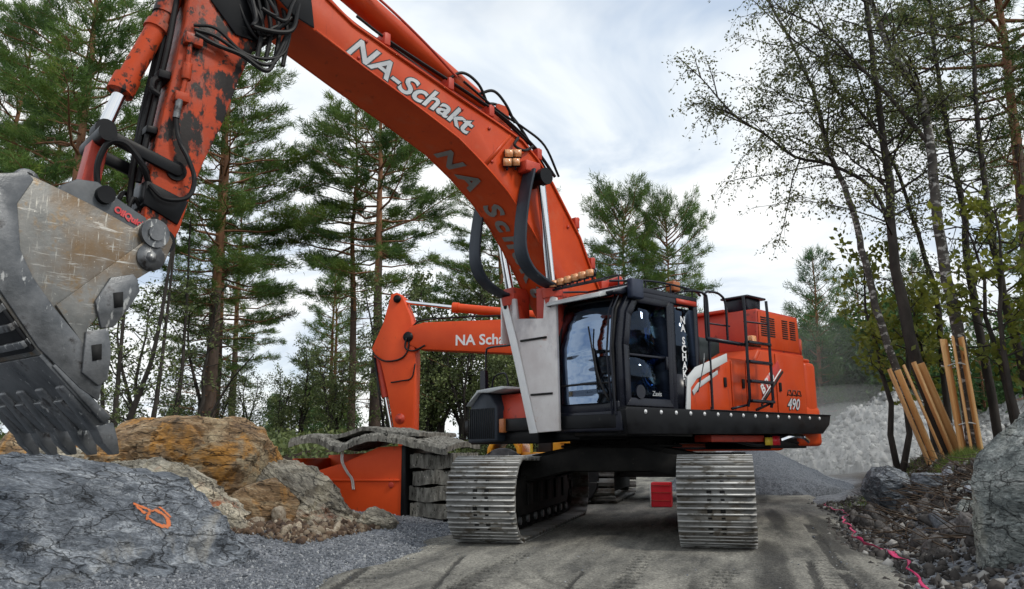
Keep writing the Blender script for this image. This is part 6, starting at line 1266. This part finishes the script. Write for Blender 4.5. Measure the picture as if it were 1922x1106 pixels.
# dark slender trunks seen under the bucket arm
def trunk_tree(P, r0, label, seed, leafm=m_leaf, nb=26, twig=1.0, name='birch_tree', bark=m_birch, n_leaf=3, droop=0.5, z_from=0.35, bl=2.2, limbs=(), lsz=0.032, leafprob=1.0, upper=0.0, group=None, bias=None):
    """a tree whose stem follows the points P; branches recurse to drooping twigs"""
    r = np.random.default_rng(seed); P = np.array(P, float); root = P[0].copy(); P = P - root; P[0, 2] -= 0.3
    S = spline(P, 5); k = len(S); t = np.linspace(0, 1, k)
    t_ = thing(name, label, 'tree', tuple(root), 0, group); wob = np.cumsum(r.normal(size=(k, 3)) * 0.012 * np.array((1, 1, 0)), 0); S = S + wob
    tk = MB().tube(S, r0 * (1 - 0.82 * t ** 1.1) + 0.006, 9); br = MB(); C = []
    def twigs(p, d, L):
        n_ = 5; u = np.linspace(0, 1, n_)[:, None]; Q = p + d * L * u + np.array((0, 0, -1)) * droop * L * u ** 2 + r.normal(size=(n_, 3)) * 0.02 * L * u
        br.tube(Q, np.linspace(0.0055, 0.002, n_), 3, caps=False)
        if r.random() < leafprob:
            for w_ in np.linspace(0.25, 1, max(2, int(L * 7))): C.append(np.array([np.interp(w_, u[:, 0], Q[:, c]) for c in range(3)]))
    def branch(Q, r1, lvl):
        Q = np.array(Q); n_ = len(Q); u = np.linspace(0, 1, n_); br.tube(Q, np.linspace(r1, max(0.003, r1 * 0.22), n_), 5 if lvl < 2 else 4, caps=False)
        Ln = np.linalg.norm(np.diff(Q, axis=0), axis=1).sum(); m = max(2, int(Ln * (3.8 if lvl == 1 else 5.5) * twig * 1.25))
        for i in range(m):
            v = 0.22 + 0.78 * (i + r.random()) / m; p = np.array([np.interp(v, u, Q[:, c]) for c in range(3)]); j = min(n_ - 2, int(v * (n_ - 1))); d = Q[j + 1] - Q[j]; d /= np.linalg.norm(d) + 1e-9
            dd = d * 0.9 + r.normal(size=3) * 0.55; dd /= np.linalg.norm(dd)
            if lvl == 1 and r.random() < 0.55:
                l2 = Ln * 0.38 * (1.15 - v) * r.uniform(0.6, 1.2) + 0.15; uu = np.linspace(0, 1, 5)[:, None]; branch(p + dd * l2 * uu + np.array((0, 0, 0.1)) * l2 * uu - np.array((0, 0, 0.22 * droop)) * l2 * uu ** 2 + r.normal(size=(5, 3)) * 0.03 * l2 * uu, r1 * 0.4, 2)
            else: twigs(p, dd, r.uniform(0.22, 0.6))
    for i in range(nb):
        v = z_from + (1 - z_from) * (i + r.random()) / nb; p = np.array([np.interp(v, t, S[:, c]) for c in range(3)]); az = r.uniform(0, 6.28); el = r.uniform(0.15, 0.95)
        d = np.array([math.cos(az) * math.cos(el), math.sin(az) * math.cos(el), math.sin(el)])
        if bias is not None: d = d + np.array(bias) * r.random(); d /= np.linalg.norm(d)
        L = bl * (1.12 - 0.75 * v) * r.uniform(0.5, 1.1); u = np.linspace(0, 1, 7)[:, None]
        branch(p + d * L * u - np.array((0, 0, 0.30 * droop)) * L * u ** 2 + np.cumsum(r.normal(size=(7, 3)) * 0.02 * L, 0) * (u > 0), r0 * 0.24 * (1.1 - 0.7 * v) + 0.005, 1)
    for Lm, r1 in limbs:
        branch(spline(np.array(Lm, float) - root, 3), r1, 1)
    tk.build('trunk', bark, t_, smooth='full'); br.build('branches', m_dbark, t_)
    if C:
        V, F = leaf_tris(np.array(C), lsz, r, n_leaf + 1, 0.06); tag(MB().add(V, F).build('crown', leafm, t_), kind='stuff')
    return t_
for k, (x0, x1, y) in enumerate(((235, 238, 19.5), (262, 335, 18.0), (300, 320, 20.5), (345, 352, 21.5), (210, 200, 22))):
    def W(px, pz, y): v = np.array([(px - 961) / 1521 * 0.96677 - 0.24971, (px - 961) / 1521 * 0.25555 + 0.94989]); x = v[0] / v[1] * y; return (x, y, pz)
    a = W(x0, 0, y); b = W((x0 + x1) / 2 + 6 * (k % 2), 4, y); c = W(x1, 8.5, y); e0 = W(x0 + 3, 2, y)
    trunk_tree([(a[0], y, gz(a[0], y)), e0, b, c], 0.10, ['dark upright stem left of the others behind the bucket edge', 'dark curved stem that leans right behind the bucket edge', 'dark straight stem between its leaning neighbours behind the bucket', 'slim dark stem nearest the pine trunk beside the arm', 'dark stem partly covered by the bucket'][k], 300 + k, leafm=m_shrub, nb=16, twig=0.7, name='broadleaf_tree', bark=m_dbark, n_leaf=5, droop=0.15, z_from=0.25, bl=1.7, lsz=0.05)
trunk_tree([(-16.0, 22.5, 1.2), (-15.9, 22.5, 2.0), (-15.3, 22.5, 3.2), (-14.4, 22.4, 4.2)], 0.05, 'thin bare sapling leaning right above the rusty ledge', 320, nb=12, twig=0.7, n_leaf=2, droop=0.2, bl=1.1, bark=m_dbark, name='sapling', leafprob=0.4)
# the birch clump on the right-hand bank
trunk_tree([(3.91, 16, 0.8), (3.36, 16, 2.68), (3.22, 16.05, 3.86), (3.17, 16.05, 4.59), (3.23, 16.1, 6.1), (3.23, 16.1, 7.4), (3.21, 16.1, 9.0), (3.15, 16.1, 11.0), (3.1, 16.1, 12.6)], 0.115, 'main dark-stemmed tree of the clump, wrapped by the middle planks', 401, nb=44, bl=2.7, z_from=0.42, n_leaf=5, bark=m_dbark, bias=(-0.3, 0, 0.2),
           limbs=[([(3.1, 16.1, 5.35), (2.51, 16.0, 5.6), (1.68, 15.9, 5.82), (0.71, 15.8, 5.75)], 0.016), ([(3.2, 16.1, 5.0), (2.91, 16.1, 6.02), (2.21, 16.2, 6.61), (1.56, 16.2, 6.84), (1.01, 16.2, 7.39), (0.58, 16.2, 7.71), (0.2, 16.2, 8.2), (-0.13, 16.2, 8.7), (-0.63, 16.2, 9.3)], 0.042), ([(3.22, 16.1, 6.9), (2.76, 16, 7.62), (2.41, 16, 8.04), (2.18, 16, 8.74), (1.72, 16, 9.19), (1.35, 16, 9.7), (0.9, 16, 10.3)], 0.036)])
trunk_tree([(3.97, 15.5, 0.8), (3.95, 15.5, 2.98), (3.86, 15.5, 4.05), (3.8, 15.5, 5.69), (3.81, 15.5, 7.18), (3.66, 15.5, 7.87), (3.37, 15.5, 8.64), (3.13, 15.5, 9.59), (2.86, 15.5, 11.0), (2.5, 15.5, 12.4)], 0.105, 'birch with white-flecked bark in the middle of the clump', 402, nb=42, bl=2.4, z_from=0.45, n_leaf=5,
           limbs=[([(3.82, 15.5, 6.6), (3.2, 15.3, 7.5), (2.6, 15.2, 8.3), (2.0, 15.1, 9.0), (1.2, 15.0, 9.5)], 0.045)])
trunk_tree([(3.68, 16.5, 0.8), (2.97, 16.5, 3.05), (2.64, 16.5, 4.74), (2.53, 16.5, 5.64), (2.22, 16.5, 6.63), (2.02, 16.5, 7.25), (1.89, 16.5, 8.16), (1.73, 16.5, 8.87), (1.22, 16.5, 10.35), (0.89, 16.5, 11.3)], 0.07, 'slender tree leaning left over the rubble heap', 403, nb=44, bl=2.5, z_from=0.45, n_leaf=5, bias=(-0.5, 0, 0.1))
trunk_tree([(4.85, 17, 0.7), (4.68, 17, 3.04), (4.57, 17, 4.6), (4.54, 17, 5.67), (4.44, 17, 7.4), (4.38, 17, 8.81), (4.34, 17, 9.9), (4.36, 17, 11.8)], 0.08, 'slim dark tree right of the white-flecked birch', 404, nb=32, bl=2.2, z_from=0.45, n_leaf=5, bark=m_dbark)
trunk_tree([(4.14, 17.5, 0.7), (4.12, 17.5, 3.23), (4.06, 17.5, 4.33), (3.92, 17.5, 5.41), (3.7, 17.5, 6.66), (3.3, 17.5, 8.0), (3.0, 17.5, 9.6)], 0.06, 'thin tree squeezed between the two main stems of the clump', 405, nb=26, bl=1.9, z_from=0.5, n_leaf=5, bark=m_dbark)
trunk_tree([(5.3, 16.2, 0.8), (5.05, 16.2, 2.5), (4.85, 16.2, 4.2), (4.8, 16.2, 6.2), (4.9, 16.2, 8.5), (5.1, 16.2, 11)], 0.085, 'dark stem behind the tall boulder, right of the plank-wrapped stems', 406, nb=32, bl=2.3, z_from=0.35, n_leaf=5, bark=m_dbark)
PG = pine_meshes(8, 15, 0.42, 3.4, 85, dead=26, r0=0.17, dens=1.1)
tr(PG, 6.25, 19.0, 2.1, 1.0, 'pine at the right edge with long bare side branches')
tr(PD, 9.6, 24.0, 0.7, 0.9, 'dark pine low at the right edge behind the clump')
# young oaks in front of the clump
OA = leafy_meshes(31, 4.6, 1.35, 15, leaf=m_oak, lsize=0.075, stems=2, per=3, spread=0.12, base=0.35, dens=0.8); OB = leafy_meshes(32, 3.6, 1.1, 13, leaf=m_oak, lsize=0.075, stems=2, per=3, spread=0.12, base=0.35, dens=0.8)
place_tree('oak_sapling', OA, (3.05, 16.9, 0.8), 0.3, (0.95, 0.95, 1.0), 'young oak with yellow-green leaves left of the clump', 'tree')
place_tree('oak_sapling', OA, (4.6, 15.2, 0.8), 2.3, (1.0, 1.0, 1.05), 'young oak with browning leaves right of the white-flecked birch', 'tree')
place_tree('oak_sapling', OB, (5.3, 15.6, 0.8), 4.0, 1.2, 'leafy young oak above the tall boulder', 'tree')
place_tree('oak_sapling', OB, (3.8, 17.6, 0.8), 1.0, (1.1, 1.1, 1.15), 'young oak behind the planks', 'tree')
place_tree('oak_sapling', OA, (6.3, 17.5, 0.8), 5.0, 1.0, 'young oak at the right edge under the pine', 'tree')
# planks strapped round the stems
PLK = [MB().box((0, 0, 0.5), (0.165, 0.035, 1.0)) for _ in range(1)]
plank_me = mesh_of(PLK[0], 'plank', m_plank)
def plank(b, t, rz, label, wd=1.0):
    b = Vector(b); t = Vector(t); d = t - b; L = d.length; o = bpy.data.objects.new('plank', plank_me); col.objects.link(o); o.location = b; o.rotation_mode = 'QUATERNION'
    o.rotation_quaternion = d.to_track_quat('Z', 'Y') @ Matrix.Rotation(rz, 4, 'Z').to_quaternion(); o.scale = (wd, 1, L)
    tag(o, label, 'plank', 'planks protecting the tree stems'); bv_ = o.modifiers.new('bevel', 'BEVEL'); bv_.width = 0.004
plank((3.45, 16.30, 0.86), (2.93, 16.30, 2.60), 0.1, 'left plank of the leftmost leaning pair')
plank((3.58, 16.36, 0.86), (3.08, 16.36, 2.58), 0.6, 'right plank of the leftmost leaning pair', 0.8)
plank((3.62, 15.78, 0.86), (3.08, 15.78, 2.62), -0.1, 'left plank on the middle leaning stem', 1.1)
plank((3.76, 15.74, 0.86), (3.24, 15.74, 2.66), 0.1, 'centre plank on the middle leaning stem', 1.1)
plank((3.90, 15.82, 0.86), (3.36, 15.82, 2.64), 0.7, 'right plank on the middle leaning stem')
plank((3.78, 15.28, 0.88), (3.66, 15.32, 3.00), -0.5, 'narrow left plank on the upright birch')
plank((3.90, 15.24, 0.88), (3.80, 15.28, 3.04), 0.05, 'middle plank on the upright birch', 1.15)
plank((4.04, 15.26, 0.88), (3.93, 15.30, 3.02), 0.5, 'right plank on the upright birch', 1.0)
for z, xx in ((1.55, 3.88), (2.55, 3.82)):
    o = MB().tube([(xx + 0.20 * math.cos(a), 15.44 + 0.24 * math.sin(a), z + 0.02 * math.sin(3 * a)) for a in np.linspace(0, 6.283, 26)], 0.011, 6).build('strap', m_strap); tag(o, 'thin strap round the planks of the upright birch, %s one' % ('lower' if z < 2 else 'upper'), 'strap')
# background woods on the right beyond the heaps
FA = pine_meshes(41, 10, 0.10, 2.4, 60, needle=m_farneedle, dead=0, bigclump=2.0, dens=0.8); FB = leafy_meshes(42, 8, 2.3, 26, leaf=m_farneedle, lsize=0.13, stems=3, per=6, spread=0.22, dens=0.7); FC = leafy_meshes(43, 6, 2.2, 22, leaf=m_farneedle, lsize=0.12, stems=3, per=6, spread=0.22, dens=0.7, base=0.05)
r = np.random.default_rng(91)
for i in range(44):
    y = r.uniform(50, 70); px_i = 1490 + 560 * r.random() ** 1.6; x = ((px_i - 961) / 1521 * 0.96677 - 0.24971) / ((px_i - 961) / 1521 * 0.25555 + 0.94989) * y; M_ = (FA, FB, FC)[i % 3]
    lb = ('pointed background conifer beyond the rubble heap', 'bushy background tree beyond the rubble heap', 'low rounded background tree beyond the rubble heap')[i % 3]
    place_tree(('pine_tree', 'broadleaf_tree', 'broadleaf_tree')[i % 3], M_, (x, y, gz(x, y)), r.uniform(0, 6.28), r.uniform(0.9, 1.35), lb, 'tree', ('conifers', 'bushy trees', 'low trees')[i % 3] + ' beyond the rubble heap')
for i in range(14):
    y = r.uniform(50, 60); px_i = 1500 + i * 15 + r.uniform(-10, 10); x = ((px_i - 961) / 1521 * 0.96677 - 0.24971) / ((px_i - 961) / 1521 * 0.25555 + 0.94989) * y
    place_tree('broadleaf_tree', (FB, FC, FB)[i % 3], (x, y, gz(x, y)), r.uniform(0, 6.28), r.uniform(0.95, 1.35), 'leafy background tree just beyond the tail of the big excavator', 'tree', 'trees just beyond the excavator tail')
for i in range(14):
    y = r.uniform(60, 80); px_i = r.uniform(-100, 1300); x = ((px_i - 961) / 1521 * 0.96677 - 0.24971) / ((px_i - 961) / 1521 * 0.25555 + 0.94989) * y; M_ = (FC, FB)[i % 2]
    place_tree('broadleaf_tree', M_, (x, y, gz(x, y)), r.uniform(0, 6.28), r.uniform(0.5, 0.8), 'small far tree on the horizon behind the pines', 'tree', 'far trees behind the pines')
# undergrowth on the left-hand slope
mb = MB(); n = 9000; y = r.uniform(16.5, 40, n); pxs = r.uniform(-100, 1000, n); x = ((pxs - 961) / 1521 * 0.96677 - 0.24971) / ((pxs - 961) / 1521 * 0.25555 + 0.94989) * y
keep = (x < -6.2 - 0.02 * y) ; x, y = x[keep], y[keep]; V, F = leaf_tris(np.stack([x, y, ground_z(x, y) + 0.12], -1), 0.075, r, 7, 0.17, 0.2)
mb.add(V, F); tag(mb.build('undergrowth', m_shrub), kind='stuff')
